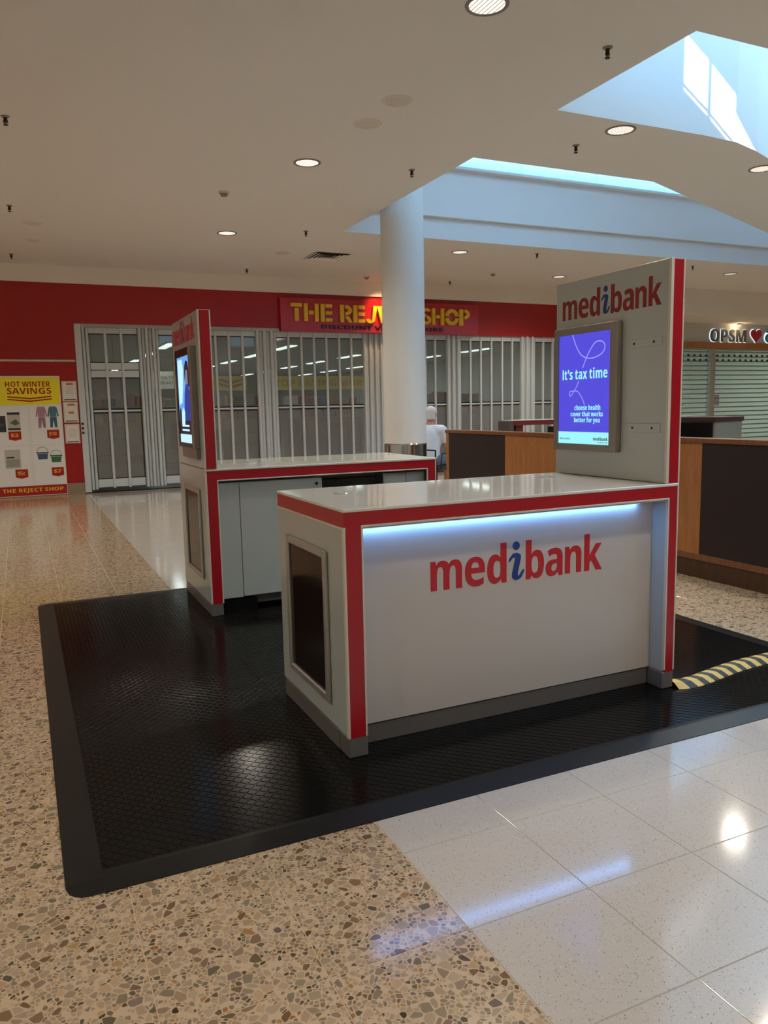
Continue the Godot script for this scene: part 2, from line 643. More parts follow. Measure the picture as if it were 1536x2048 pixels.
func tile_mesh(u0: Vector2, scale: float, turn: int) -> ArrayMesh:
	# one floor tile 417 mm square, chamfered, its picture cut from a chosen place
	var s := 0.417 * 0.5 - 0.0012
	var b := 0.0012
	var st := tool()
	var c := [Vector2(-1, -1), Vector2(1, -1), Vector2(1, 1), Vector2(-1, 1)]
	var uv := func(p: Vector2) -> Vector2: return u0 + p.rotated(turn * PI / 2) * scale
	var top := []
	var low := []
	var foot := []
	for k in c:
		top.append(k * (s - b))
		low.append(k * s)
	var y := [0.0, -b, -0.012]
	for t in [[0, 1, 2], [0, 2, 3]]:
		tri(st, Vector3(top[t[0]].x, 0, top[t[0]].y), Vector3(top[t[1]].x, 0, top[t[1]].y), Vector3(top[t[2]].x, 0, top[t[2]].y), Vector3.UP, uv.call(top[t[0]]), uv.call(top[t[1]]), uv.call(top[t[2]]))
	for i in 4:
		var j := (i + 1) % 4
		var n := Vector3(c[i].x + c[j].x, 0, c[i].y + c[j].y).normalized()
		var m := (n + Vector3.UP).normalized()
		var a0 := Vector3(top[i].x, 0, top[i].y)
		var a1 := Vector3(top[j].x, 0, top[j].y)
		var b0 := Vector3(low[i].x, y[1], low[i].y)
		var b1 := Vector3(low[j].x, y[1], low[j].y)
		var d0 := Vector3(low[i].x, y[2], low[i].y)
		var d1 := Vector3(low[j].x, y[2], low[j].y)
		tri(st, a0, a1, b1, m, uv.call(top[i]), uv.call(top[j]), uv.call(low[j]))
		tri(st, a0, b1, b0, m, uv.call(top[i]), uv.call(low[j]), uv.call(low[i]))
		tri(st, b0, b1, d1, n, uv.call(low[i]), uv.call(low[j]), uv.call(low[j]))
		tri(st, b0, d1, d0, n, uv.call(low[i]), uv.call(low[j]), uv.call(low[i]))
	return st.commit()


func build_floor() -> void:
	var f := setting("floor")
	part(f, "base_slab", bx(-4.4, 22.2, -0.2, -0.0012, -40.5, 9.2), M.grout)
	part(f, "grey_grout", bx(1.031, 3.948, -0.0012, -0.001, -15.1, 6.9), mat(c8(160, 150, 138), 0.6))
	rng.seed = 21
	var brown := []
	var white := []
	for i in 9:
		brown.append(tile_mesh(Vector2(rng.randf_range(0.2, 0.8), rng.randf_range(0.2, 0.8)), 1.0 / 1.1, i % 4))
		white.append(tile_mesh(Vector2(rng.randf(), rng.randf()), 1.0, i % 4))
	var rest_brown := tool()
	var rest_white := tool()
	for i in range(-12, 13):
		for k in range(-33, 20):
			var x := 1.03 + 0.417 * (i + 0.5)
			var z := -1.3 + 0.417 * (k - 0.5)
			if z < -15.1:
				continue
			var is_white := x > 1.03 and x < 3.95
			if x > 0.25 and x < 3.8 and z < -2.6 and z > -6.1:
				continue
			var mesh: ArrayMesh = (white if is_white else brown)[rng.randi() % 9]
			if z > -10.0 and (x < 1.1 or z > -3.0 or x > 3.9) and x < 5.2 and in_frame(Vector3(x, 0, z)):
				var t := part(f, "tile", mesh, M.white_terrazzo if is_white else M.terrazzo)
				t.position = Vector3(x, 0, z)
			else:
				(rest_white if is_white else rest_brown).append_from(mesh, 0, Transform3D(Basis(), Vector3(x, 0, z)))
	part(f, "outer_tiles", rest_brown, M.terrazzo).set_meta("kind", "stuff")
	part(f, "outer_tiles", rest_white, M.white_terrazzo).set_meta("kind", "stuff")
	part(f, "far_paving", bx(6.25, 22.2, -0.0012, 0.0, -15.15, 9.2), M.terrazzo_far)
	part(f, "shop_paving", bx(-1.0, 22.2, -0.0012, 0.0, -40.4, -15.15), mat(c8(176, 172, 164), 0.3))


func build_walls() -> void:
	var l := setting("wall_left")
	part(l, "wall_panel", bx(-4.4, -4.2, 0, CY, -15.4, 9.2), M.white_paint)
	var r := setting("wall_right")
	part(r, "wall_panel", bx(22.0, 22.2, 0, CY, -15.4, 9.2), M.cream_paint)
	var b := setting("wall_back")
	part(b, "wall_panel", bx(-4.4, 22.2, 0, CY, 9.0, 9.2), M.cream_paint)
	var w := setting("wall_front")
	# red wall left of the shop opening
	part(w, "wall_panel", bx(-4.2, 1.0, 0.0, 3.736, -15.4, SZ), M.red_paint)
	part(w, "picture_rail", bx(-4.2, 0.985, 2.375, 2.41, SZ, SZ + 0.02, 0.005), M.edge)
	part(w, "skirting", bx(-4.2, 1.0, 0.0, 0.205, SZ, SZ + 0.015, 0.004), mat(c8(150, 132, 108), 0.4))
	part(w, "fascia_panel", bx(1.0, 4.8, 3.05, 3.736, -15.4, SZ), M.red_paint)
	part(w, "fascia_panel", bx(4.8, 9.4, 3.0, 3.736, -15.4, SZ), M.red_paint)
	part(w, "fascia_panel", bx(9.4, 14.6, 2.99, 3.736, -15.4, SZ), M.red_paint)
	part(w, "bulkhead", bx(-4.2, 14.6, 3.735, CY, -15.4, SZ + 0.05), M.cream_paint)
	part(w, "wall_panel", bx(14.2, 14.9, 0.0, 3.735, -15.4, SZ), M.red_paint)


# ---------------------------------------------------------------- the black mat
func build_mat() -> void:
	var x0 := 0.02
	var x1 := 3.98
	var z1 := -2.355
	var z0 := -6.41
	var bw := 0.11
	var t := thing("rubber_mat", "large black ridged rubber mat with sloped edges under both white counters", "mat", Vector3(2.0, 0, -4.4))
	var nx := 4
	var nz := 4
	var sx := (x1 - x0 - 2 * bw) / nx
	var sz := (z1 - z0 - 2 * bw) / nz
	part(t, "underlay", bx(x0 + 0.03, x1 - 0.03, 0.0002, 0.002, z0 + 0.03, z1 - 0.03), M.black)
	for i in nx:
		for k in nz:
			var a := x0 + bw + i * sx
			var c := z0 + bw + k * sz
			part(t, "mat_tile", bx(a + 0.0005, a + sx - 0.0005, 0.0022, 0.012, c + 0.0005, c + sz - 0.0005, 0.001), M.rubber)
	# raised bars in a woven pattern all over the tiles
	var mm := MultiMesh.new()
	mm.transform_format = MultiMesh.TRANSFORM_3D
	mm.mesh = bx(-0.0125, 0.0125, 0.0, 0.0017, -0.003, 0.003, 0.001).commit()
	var places: Array[Transform3D] = []
	var pitch := 0.0245
	var n := int((x1 - x0 - 2 * bw) / pitch)
	var m := int((z1 - z0 - 2 * bw) / pitch)
	for i in n:
		for k in m:
			var p := Vector3(x0 + bw + 0.014 + i * pitch, 0.0118, z0 + bw + 0.014 + k * pitch)
			if p.x > 1.25 and p.x < 2.8 and p.z < -2.98 and p.z > -3.6:
				continue
			places.append(Transform3D(Basis(Vector3.UP, PI / 4 if (i + k) % 2 == 0 else -PI / 4), p))
	mm.instance_count = places.size()
	for i in places.size():
		mm.set_instance_transform(i, places[i])
	var mi := MultiMeshInstance3D.new()
	mi.name = "raised_bars"
	mi.multimesh = mm
	mi.material_override = M.rubber
	mi.set_meta("kind", "stuff")
	t.add_child(mi)
	mi.position = -t.position
	# sloped edges, the corners rounded
	var low := 0.003
	var high := 0.0125
	for side in 2:
		var xo := x0 if side == 0 else x1
		var xi := x0 + bw if side == 0 else x1 - bw
		var dir := 1.0 if side == 0 else -1.0
		var st := tool()
		var zs := [0.0, 0.008, 0.02, 0.04, 0.075]
		var rows := []
		for z in zs:
			rows.append([z0 + z, z])
		for z in range(zs.size() - 1, -1, -1):
			rows.append([z1 - zs[z], zs[z]])
		var prev := []
		for row in rows:
			var e: float = row[1]
			var inset := 0.075 - sqrt(maxf(0.0, 0.075 * 0.075 - (0.075 - minf(e, 0.075)) * (0.075 - minf(e, 0.075))))
			var rise: float = lerpf(low, high, clampf(e / 0.09, 0.0, 1.0))
			var mid: float = minf(high, rise)
			var cur := [Vector3(xo + dir * inset, 0, row[0]), Vector3(xo + dir * inset, low, row[0]), Vector3(lerpf(xo + dir * inset, xi, 0.85), mid, row[0]), Vector3(xi, mid, row[0])]
			if prev.size():
				for j in 3:
					face(st, [prev[j], prev[j + 1], cur[j + 1], cur[j]], Vector3((xo + xi) / 2, -1.0, (z0 + z1) / 2))
			prev = cur
		part(t, "sloped_edge", st, M.rubber_edge)
	for side in 2:
		var zo := z1 if side == 0 else z0
		var zi := z1 - bw if side == 0 else z0 + bw
		for k in nx:
			var a := x0 + bw + k * sx + 0.0004
			var b := x0 + bw + (k + 1) * sx - 0.0004
			var st := tool()
			var sec := [Vector3(0, 0, zo), Vector3(0, low, zo), Vector3(0, high, lerpf(zo, zi, 0.85)), Vector3(0, high, zi)]
			for j in 3:
				face(st, [sec[j] + Vector3(a, 0, 0), sec[j + 1] + Vector3(a, 0, 0), sec[j + 1] + Vector3(b, 0, 0), sec[j] + Vector3(b, 0, 0)], Vector3((a + b) / 2, -1.0, (zo + zi) / 2))
			part(t, "sloped_edge", st, M.rubber_edge)


# ---------------------------------------------------------------- the kiosk counters
func framed_panel(t: Node3D, x: float, z0: float, z1: float, y0: float, y1: float) -> void:
	# dark panel in an aluminium frame on a face that looks towards -x
	var p := part(t, "dark_panel", bx(x - 0.006, x, y0 + 0.03, y1 - 0.03, z0 + 0.03, z1 - 0.03), M.dark_panel)
	for b in [[y0, y1, z0, z0 + 0.036], [y0, y1, z1 - 0.036, z1], [y0, y0 + 0.036, z0 + 0.036, z1 - 0.036], [y1 - 0.036, y1, z0 + 0.036, z1 - 0.036]]:
		part(p, "frame_bar", bx(x - 0.017, x, b[0], b[1], b[2], b[3], 0.005), M.aluminium)


func grommet(t: Node3D, x: float, z: float, y: float) -> void:
	var st := tool()
	lathe(st, Vector3(x, y, z), [Vector2(0.024, 0.002), Vector2(0.026, 0.006), Vector2(0.036, 0.006), Vector2(0.041, 0.003), Vector2(0.041, 0.0)], 28)
	var g := part(t, "grommet", st, M.laminate)
	var cap := tool()
	lathe(cap, Vector3(x, y, z), [Vector2(0.0, 0.003), Vector2(0.024, 0.003), Vector2(0.024, 0.0)], 28)
	part(g, "grommet_cap", cap, M.edge)


func screen_line(st: SurfaceTool, pts: Array, at: Vector3, right: Vector3, up: Vector3, w: float, h: float, thick: float) -> void:
	var v := []
	for p in pts:
		v.append(Vector2(p[0] * w, (1.0 - p[1]) * h))
	v = smooth_line(v, 5)
	for i in v.size() - 1:
		var d: Vector2 = (v[i + 1] - v[i]).normalized()
		var n := Vector2(-d.y, d.x) * thick * 0.5
		var e := d * thick * 0.3
		prism(st, PackedVector2Array([v[i] - n - e, v[i + 1] - n + e, v[i + 1] + n + e, v[i] + n - e]), at, right, up, 0.0006)


func screen_rect(p: Node, called: String, at: Vector3, right: Vector3, up: Vector3, w: float, h: float, u0: float, v0: float, u1: float, v1: float, m: Material, depth := 0.0006) -> void:
	var st := tool()
	prism(st, PackedVector2Array([Vector2(u0 * w, (1 - v1) * h), Vector2(u1 * w, (1 - v1) * h), Vector2(u1 * w, (1 - v0) * h), Vector2(u0 * w, (1 - v0) * h)]), at, right, up, depth)
	part(p, called, st, m)


func front_kiosk() -> void:
	var x0 := 1.129
	var x1 := 2.900
	var z0 := -2.829
	var z1 := -3.69
	var H := 1.05
	var top := 2.112
	var t := thing("promotion_counter", "nearer white counter with red bands, blue lit front and tall sign wall", "counter", Vector3(2.0, 0, -3.26))
	# plinth
	part(t, "plinth", bx(x0, x1, 0.013, 0.094, z0 - 0.106, z1 + 0.02, 0.001), M.plinth)
	part(t, "plinth_block", bx(x0, x0 + 0.085, 0.014, 0.098, z0, z0 - 0.1, 0.002), M.plinth)
	part(t, "plinth_block", bx(x1 - 0.075, x1, 0.014, 0.098, z0, z0 - 0.1, 0.002), M.plinth)
	# body panels
	part(t, "side_panel", bx(x0, x0 + 0.02, 0.1, 0.975, z0 - 0.003, z1, 0.002), M.laminate)
	part(t, "front_panel", bx(x0 + 0.02, x1 - 0.06, 0.101, 0.972, z0 - 0.1, z0 - 0.118, 0.001), M.panel_front)
	part(t, "back_panel", bx(x0 + 0.02, x1 - 0.08, 0.1, 0.972, z1 + 0.03, z1 + 0.01, 0.001), M.laminate)
	part(t, "return_panel", bx(2.836, 2.85, 0.1, 0.98, z0 - 0.006, z0 - 0.1), M.laminate)
	part(t, "return_panel", bx(1.195, 1.209, 0.1, 0.98, z0 - 0.006, z0 - 0.1), M.laminate)
	part(t, "soffit_panel", bx(1.195, 2.85, 0.965, 0.98, z0 - 0.006, z0 - 0.1), M.laminate)
	# red bands and posts
	part(t, "red_band", bx(x0 + 0.001, x1, 0.979, 1.036, z0 + 0.001, z0 - 0.012), M.kiosk_red)
	part(t, "red_band", bx(x0 - 0.001, x0 + 0.012, 0.975, 1.036, z0 + 0.0005, z1), M.kiosk_red)
	part(t, "red_post", bx(x0 + 0.008, 1.206, 0.098, 0.979, z0 + 0.001, z0 - 0.014), M.kiosk_red)
	part(t, "red_post", bx(2.842, x1 - 0.006, 0.098, 0.979, z0 + 0.001, z0 - 0.014), M.kiosk_red)
	# pale edging strips
	for e in [[x0 - 0.002, x0 + 0.008, 0.098, 0.977], [1.205, 1.213, 0.098, 0.979], [2.834, 2.843, 0.11, 0.979], [x1 - 0.007, x1 + 0.002, 0.105, 1.036]]:
		part(t, "edge_strip", bx(e[0], e[1], e[2], e[3], z0 + 0.003, z0 - 0.014, 0.001), M.edge)
	part(t, "edge_strip", bx(1.206, 2.843, 0.972, 0.981, z0 + 0.003, z0 - 0.02, 0.001), M.edge)
	part(t, "edge_strip", bx(x0 - 0.004, x0 + 0.01, 0.966, 0.976, z0 + 0.002, z1, 0.001), M.edge)
	# top
	part(t, "countertop", bx(x0 - 0.003, x1 + 0.002, 1.036, H, z0 + 0.004, z1 - 0.003, 0.0025), M.laminate_top)
	grommet(t, 1.345, -3.37, H)
	grommet(t, 2.58, -3.45, H)
	# tall wall at the right
	var w := part(t, "tall_wall", bx(2.816, x1, H + 0.002, top, z0 - 0.004, z1, 0.002), M.laminate)
	part(t, "end_panel", bx(x1 - 0.04, x1, 0.1, 1.036, z0 - 0.014, z1, 0.002), M.laminate)
	part(t, "red_post", bx(2.832, x1 - 0.006, H + 0.002, top - 0.004, z0 + 0.001, z0 - 0.01), M.kiosk_red)
	part(t, "edge_strip", bx(2.815, 2.833, H + 0.001, top + 0.001, z0 + 0.003, z0 - 0.012, 0.001), M.edge)
	part(t, "edge_strip", bx(x1 - 0.007, x1 + 0.002, H + 0.001, top + 0.001, z0 + 0.003, z0 - 0.012, 0.001), M.edge)
	for y in [1.735, 1.318]:
		var b := part(t, "bracket_plate", bx(2.812, 2.816, y - 0.022, y + 0.022, -3.1, -2.872, 0.001), M.laminate)
		for z in [-3.06, -2.925]:
			var st := tool()
			tube(st, [Vector3(2.816, y, z), Vector3(2.809, y, z)], 0.006, 10)
			part(b, "screw", st, M.gasket)
	framed_panel(t, x0, -3.544, -3.011, 0.19, 0.855)
	# light strip in the recess under the front band
	var led := part(t, "light_strip", bx(1.22, 2.735, 0.952, 0.965, z0 - 0.078, z0 - 0.096, 0.002), M.led)
	led.set_meta("label", "glowing blue white strip light")
	var al := AreaLight3D.new()
	al.name = "strip_light"
	al.area_size = Vector2(1.5, 0.014)
	al.area_normalize_energy = true
	al.light_color = Color(0.44, 0.68, 1.0)
	al.light_energy = 0.2
	al.shadow_enabled = true
	t.add_child(al)
	al.position = Vector3(1.977, 0.950, z0 - 0.087) - t.position
	al.rotation = Vector3(-PI / 2 - 0.0, 0, 0)
	# wordmarks
	wordmark(t, "logo_letter", Vector3(1.572, 0.645, z0 - 0.1), Vector3.RIGHT, Vector3.UP, 0.945, M.logo_red, M.logo_blue)
	wordmark(t, "logo_letter", Vector3(2.816, 1.906, -3.634), Vector3(0, 0, 1), Vector3.UP, 0.748, M.logo_maroon, M.logo_blue)
	w.set_meta("label", "tall white sign wall with maroon lettering")
	# the screen on the tall wall
	var s := thing("advertising_screen", "grey framed screen showing white writing on purple, on the nearer counter's tall wall", "screen", Vector3(2.816, 1.19, -3.4))
	for b in [[1.19, 1.858, -3.66, -3.622], [1.19, 1.858, -3.198, -3.145], [1.19, 1.226, -3.622, -3.198], [1.818, 1.858, -3.622, -3.198]]:
		part(s, "frame_bar", bx(2.776, 2.816, b[0], b[1], b[2], b[3], 0.003), M.bezel)
	var purple := glow(Color(0.32, 0.29, 0.86), 1.0)
	var cyan := glow(Color(0.62, 0.97, 1.0), 1.0)
	var d := part(s, "display_panel", bx(2.785, 2.8, 1.226, 1.818, -3.622, -3.198), purple)
	var o := Vector3(2.785, 1.226, -3.622)
	var rt := Vector3(0, 0, 1)
	var up := Vector3.UP
	var sw := 0.424
	var sh := 0.592
	screen_rect(d, "display_band", o, rt, up, sw, sh, 0.0, 0.89, 1.0, 1.0, cyan)
	write(d, "display_letter", "It's tax time", sans, o + rt * 0.075 * sw + up * 0.592 * sh, rt, up, 0.87 * sw, 0.098 * sh, 0.0008, cyan)
	write(d, "display_text", "choose health", sans, o + rt * 0.325 * sw + up * 0.309 * sh, rt, up, 0.5 * sw, 0.049 * sh, 0.0008, cyan, true)
	write(d, "display_text", "cover that works", sans, o + rt * 0.25 * sw + up * 0.253 * sh, rt, up, 0.625 * sw, 0.046 * sh, 0.0008, cyan, true)
	write(d, "display_text", "better for you", sans, o + rt * 0.32 * sw + up * 0.184 * sh, rt, up, 0.5 * sw, 0.06 * sh, 0.0008, cyan, true)
	var line := glow(Color(0.62, 0.62, 1.0), 1.0)
	var st1 := tool()
	screen_line(st1, [[0.271, 0.0], [0.338, 0.095], [0.42, 0.172], [0.528, 0.216], [0.655, 0.227], [0.793, 0.207], [0.873, 0.173], [0.892, 0.129], [0.857, 0.096], [0.789, 0.083], [0.707, 0.094], [0.626, 0.148], [0.557, 0.21], [0.48, 0.306]], o, rt, up, sw, sh, 0.006)
	part(d, "curly_line", st1, line)
	var st2 := tool()
	screen_line(st2, [[0.403, 0.424], [0.367, 0.47], [0.301, 0.523], [0.242, 0.559], [0.219, 0.542], [0.234, 0.518], [0.316, 0.513], [0.39, 0.521], [0.464, 0.573], [0.508, 0.62], [0.523, 0.647]], o, rt, up, sw, sh, 0.005)
	part(d, "curly_line", st2, line)
	var teal := mat(c8(40, 120, 140), 0.5)
	write(d, "display_text", "Talk to us here", sans_regular, o + rt * 0.02 * sw + up * 0.036 * sh + Vector3(-0.0006, 0, 0), rt, up, 0.22 * sw, 0.018 * sh, 0.0008, teal, true)
	write(d, "display_text", "medibank", sans, o + rt * 0.7 * sw + up * 0.036 * sh + Vector3(-0.0006, 0, 0), rt, up, 0.27 * sw, 0.03 * sh, 0.0008, M.logo_maroon, true)
	write(d, "display_text", "For Better Health", sans_regular, o + rt * 0.79 * sw + up * 0.015 * sh + Vector3(-0.0006, 0, 0), rt, up, 0.18 * sw, 0.009 * sh, 0.0008, M.logo_maroon, true)
	var sl := AreaLight3D.new()
	sl.name = "screen_light"
	sl.area_size = Vector2(0.4, 0.56)
	sl.area_normalize_energy = true
	sl.light_color = Color(0.35, 0.35, 1.0)
	sl.light_energy = 0.03
	sl.shadow_enabled = true
	s.add_child(sl)
	sl.position = Vector3(2.778, 1.52, -3.41) - s.position
	sl.rotation = Vector3(0, PI / 2, 0)


func back_kiosk() -> void:
	var x0 := 1.129
	var x1 := 2.93
	var z0 := -5.35
	var z1 := -6.3
	var H := 1.05
	var top := 2.122
	var t := thing("promotion_counter", "farther white counter with red bands, seen from its open staff side", "counter", Vector3(2.0, 0, -5.8))
	part(t, "plinth", bx(x0, x0 + 0.082, 0.013, 0.1, z0, z1 + 0.02, 0.003), M.plinth)
	part(t, "plinth", bx(x0 + 0.33, x1 - 0.08, 0.05, 0.13, z0 - 0.1, z0 - 0.12, 0.002), M.plinth)
	part(t, "plinth", bx(x1 - 0.08, x1, 0.013, 0.1, z0, z1 + 0.02, 0.003), M.plinth)
	part(t, "base_box", bx(x0 + 0.09, x0 + 0.345, 0.013, 0.1, z0 - 0.06, z1 + 0.1), M.black)
	part(t, "base_box", bx(x0 + 0.36, x1 - 0.09, 0.013, 0.05, z0 - 0.2, z1 + 0.1), M.black)
	# tall wall and its lower half
	var w := part(t, "tall_wall", bx(x0, x0 + 0.085, H + 0.002, top, z0 - 0.004, z1, 0.002), M.laminate)
	w.set_meta("label", "tall white sign wall with red lettering")
	part(t, "side_panel", bx(x0, x0 + 0.085, 0.1, H - 0.002, z0 - 0.004, z1, 0.002), M.laminate)
	framed_panel(t, x0, -6.08, -5.535, 0.245, 0.9)
	# top, bands, posts
	part(t, "countertop", bx(x0 + 0.087, x1 + 0.004, 1.036, H, z0 + 0.004, z1 - 0.003, 0.0025), M.laminate_top)
	part(t, "red_band", bx(x0 + 0.008, x1, 0.972, 1.036, z0 + 0.001, z0 - 0.012), M.kiosk_red)
	part(t, "red_band", bx(x1 - 0.012, x1 + 0.001, 0.972, 1.036, z0 + 0.0005, z1), M.kiosk_red)
	part(t, "red_post", bx(x0 + 0.008, x0 + 0.079, 0.1, 0.972, z0 + 0.001, z0 - 0.012), M.kiosk_red)
	part(t, "red_post", bx(x1 - 0.072, x1 - 0.006, 0.1, 0.972, z0 + 0.001, z0 - 0.012), M.kiosk_red)
	part(t, "red_post", bx(x0 + 0.012, x0 + 0.079, H + 0.004, top - 0.003, z0 + 0.001, z0 - 0.01), M.kiosk_red)
	for e in [[x0 - 0.001, x0 + 0.009, 0.1, top + 0.001], [x0 + 0.078, x0 + 0.087, 0.1, 0.972], [x0 + 0.078, x0 + 0.087, H, top + 0.001], [x1 - 0.079, x1 - 0.071, 0.1, 0.972], [x1 - 0.007, x1 + 0.002, 0.1, 1.036]]:
		part(t, "edge_strip", bx(e[0], e[1], e[2], e[3], z0 + 0.003, z0 - 0.014, 0.001), M.edge)
	part(t, "edge_strip", bx(x0, x1, 1.036, 1.048, z0 + 0.005, z0 - 0.012, 0.001), M.edge)
	part(t, "edge_strip", bx(x0 + 0.085, x1 - 0.075, 0.964, 0.973, z0 + 0.003, z0 - 0.02, 0.001), M.edge)
	part(t, "edge_strip", bx(x0, x0 + 0.085, top - 0.002, top + 0.002, z0 + 0.003, z0 - 0.014, 0.001), M.edge)
	# cupboards under the top
	part(t, "filler_panel", bx(x0 + 0.085, 1.366, 0.12, 0.945, z0 - 0.03, z0 - 0.05, 0.002), M.laminate)
	var d := part(t, "cupboard_door", bx(1.37, 1.99, 0.125, 0.945, z0 - 0.03, z0 - 0.05, 0.002), M.laminate)
	var lk := tool()
	tube(lk, [Vector3(1.945, 0.905, z0 - 0.03), Vector3(1.945, 0.905, z0 - 0.018)], 0.011, 14)
	part(d, "lock", lk, M.gasket)
	part(t, "filler_panel", bx(1.994, 2.5, 0.6, 0.945, z0 - 0.22, z0 - 0.24, 0.002), M.laminate)
	part(t, "cupboard_door", bx(2.5, 2.69, 0.125, 0.945, z0 - 0.05, z0 - 0.07, 0.002), M.laminate)
	part(t, "filler_panel", bx(2.694, x1 - 0.075, 0.125, 0.945, z0 - 0.05, z0 - 0.07, 0.002), M.laminate)
	part(t, "shelf", bx(1.994, 2.5, 0.58, 0.6, z0 - 0.03, z0 - 0.24, 0.002), M.laminate)
	part(t, "back_panel", bx(x0 + 0.085, x1, 0.1, 0.96, z1 + 0.03, z1 + 0.01), M.laminate)
	part(t, "end_panel", bx(x1 - 0.02, x1, 0.1, 0.972, z0 - 0.014, z1, 0.002), M.laminate)
	grommet(t, 1.605, -5.88, H)
	grommet(t, 2.86, -5.98, H)
	wordmark(t, "logo_letter", Vector3(x0, 1.946, -6.27), Vector3(0, 0, 1), Vector3.UP, 0.8, M.logo_red, M.logo_blue)
	# monitor standing in the open bay
	var m := thing("monitor", "flat black monitor in the open bay under the farther counter's top", "monitor", Vector3(2.23, 0.6, -5.48))
	part(m, "screen_case", bx(2.0, 2.47, 0.66, 0.925, -5.49, -5.465, 0.006), M.black)
	part(m, "stand", bx(2.2, 2.26, 0.605, 0.7, -5.505, -5.49, 0.003), M.black)
	part(m, "base", bx(2.13, 2.33, 0.6, 0.61, -5.56, -5.43, 0.003), M.black)
	# the screen on the outside of the tall wall
	var s := thing("advertising_screen", "black framed screen with a bright picture, on the farther counter's tall wall", "screen", Vector3(x0, 1.19, -5.75))
	for b in [[1.19, 1.895, -6.04, -5.985], [1.19, 1.222, -5.985, -5.545], [1.838, 1.895, -5.985, -5.545]]:
		part(s, "frame_bar", bx(x0 - 0.04, x0, b[0], b[1], b[2], b[3], 0.003), M.black)
	part(s, "frame_bar", bx(x0 - 0.04, x0, 1.19, 1.895, -5.545, -5.462, 0.003), M.bezel)
	part(s, "lower_box", bx(x0 - 0.03, x0, 1.115, 1.19, -5.97, -5.465, 0.003), M.bezel)
	var o := Vector3(x0 - 0.034, 1.222, -5.985)
	var rt := Vector3(0, 0, 1)
	var up := Vector3.UP
	var sw := 0.44
	var sh := 0.616
	var dp := part(s, "display_panel", bx(x0 - 0.034, x0 - 0.02, 1.222, 1.838, -5.985, -5.545), glow(Color(0.40, 0.66, 0.95), 1.0))
	var pale := glow(Color(0.75, 0.92, 1.0), 1.1)
	var deep := glow(Color(0.10, 0.22, 0.62), 0.9)
	var navy := glow(Color(0.07, 0.08, 0.16), 0.8)
	screen_rect(dp, "display_band", o, rt, up, sw, sh, 0.0, 0.90, 1.0, 1.0, pale)
	screen_rect(dp, "display_band", o, rt, up, sw, sh, 0.0, 0.74, 1.0, 0.90, navy)
	var looks := [
		[deep, [[0.45, 0.26], [0.93, 0.26], [0.97, 0.55], [0.95, 0.82], [0.84, 0.95], [0.66, 0.95], [0.54, 0.8], [0.47, 0.55]]],
		[glow(Color(0.55, 0.5, 0.62), 0.9), [[0.66, 0.95], [0.84, 0.95], [0.87, 1.08], [0.82, 1.2], [0.7, 1.21], [0.64, 1.1]]],
		[navy, [[0.62, 1.0], [0.66, 1.12], [0.72, 1.18], [0.84, 1.17], [0.86, 0.92], [0.94, 0.9], [0.96, 1.15], [0.88, 1.3], [0.74, 1.33], [0.62, 1.24], [0.58, 1.1]]],
		[pale, [[0.06, 0.62], [0.3, 0.66], [0.42, 0.9], [0.5, 1.2], [0.42, 1.36], [0.06, 1.36]]],
		[pale, [[0.2, 0.3], [0.46, 0.28], [0.5, 0.5], [0.4, 0.58], [0.2, 0.5]]],
		[navy, [[0.04, 0.26], [0.2, 0.26], [0.22, 0.5], [0.1, 0.58], [0.04, 0.5]]],
	]
	for k in looks.size():
		var v := PackedVector2Array()
		for q in looks[k][1]:
			v.append(Vector2(q[0], q[1]) * sw)
		var st := tool()
		prism(st, v, o, rt, up, 0.0005 + 0.0002 * k)
		part(dp, "display_figure", st, looks[k][0])
	for v in [0.79, 0.84]:
		screen_rect(dp, "display_caption", o, rt, up, sw, sh, 0.2, v, 0.8, v + 0.022, pale, 0.0012)


# ---------------------------------------------------------------- column
func build_column() -> void:
	var c := Vector3(4.85, 0, -9.72)
	var t := thing("column", "round white column with a polished steel base rising into the skylight", "column", c)
	t.set_meta("kind", "thing")
	var st := tool()
	lathe(st, c, [Vector2(0.29, 0.955), Vector2(0.29, 6.3)], 56)
	part(t, "shaft", st, M.column)
	var b := tool()
	lathe(b, c, [Vector2(0.297, 0.0), Vector2(0.297, 0.94), Vector2(0.29, 0.955)], 56)
	part(t, "steel_base", b, M.chrome)


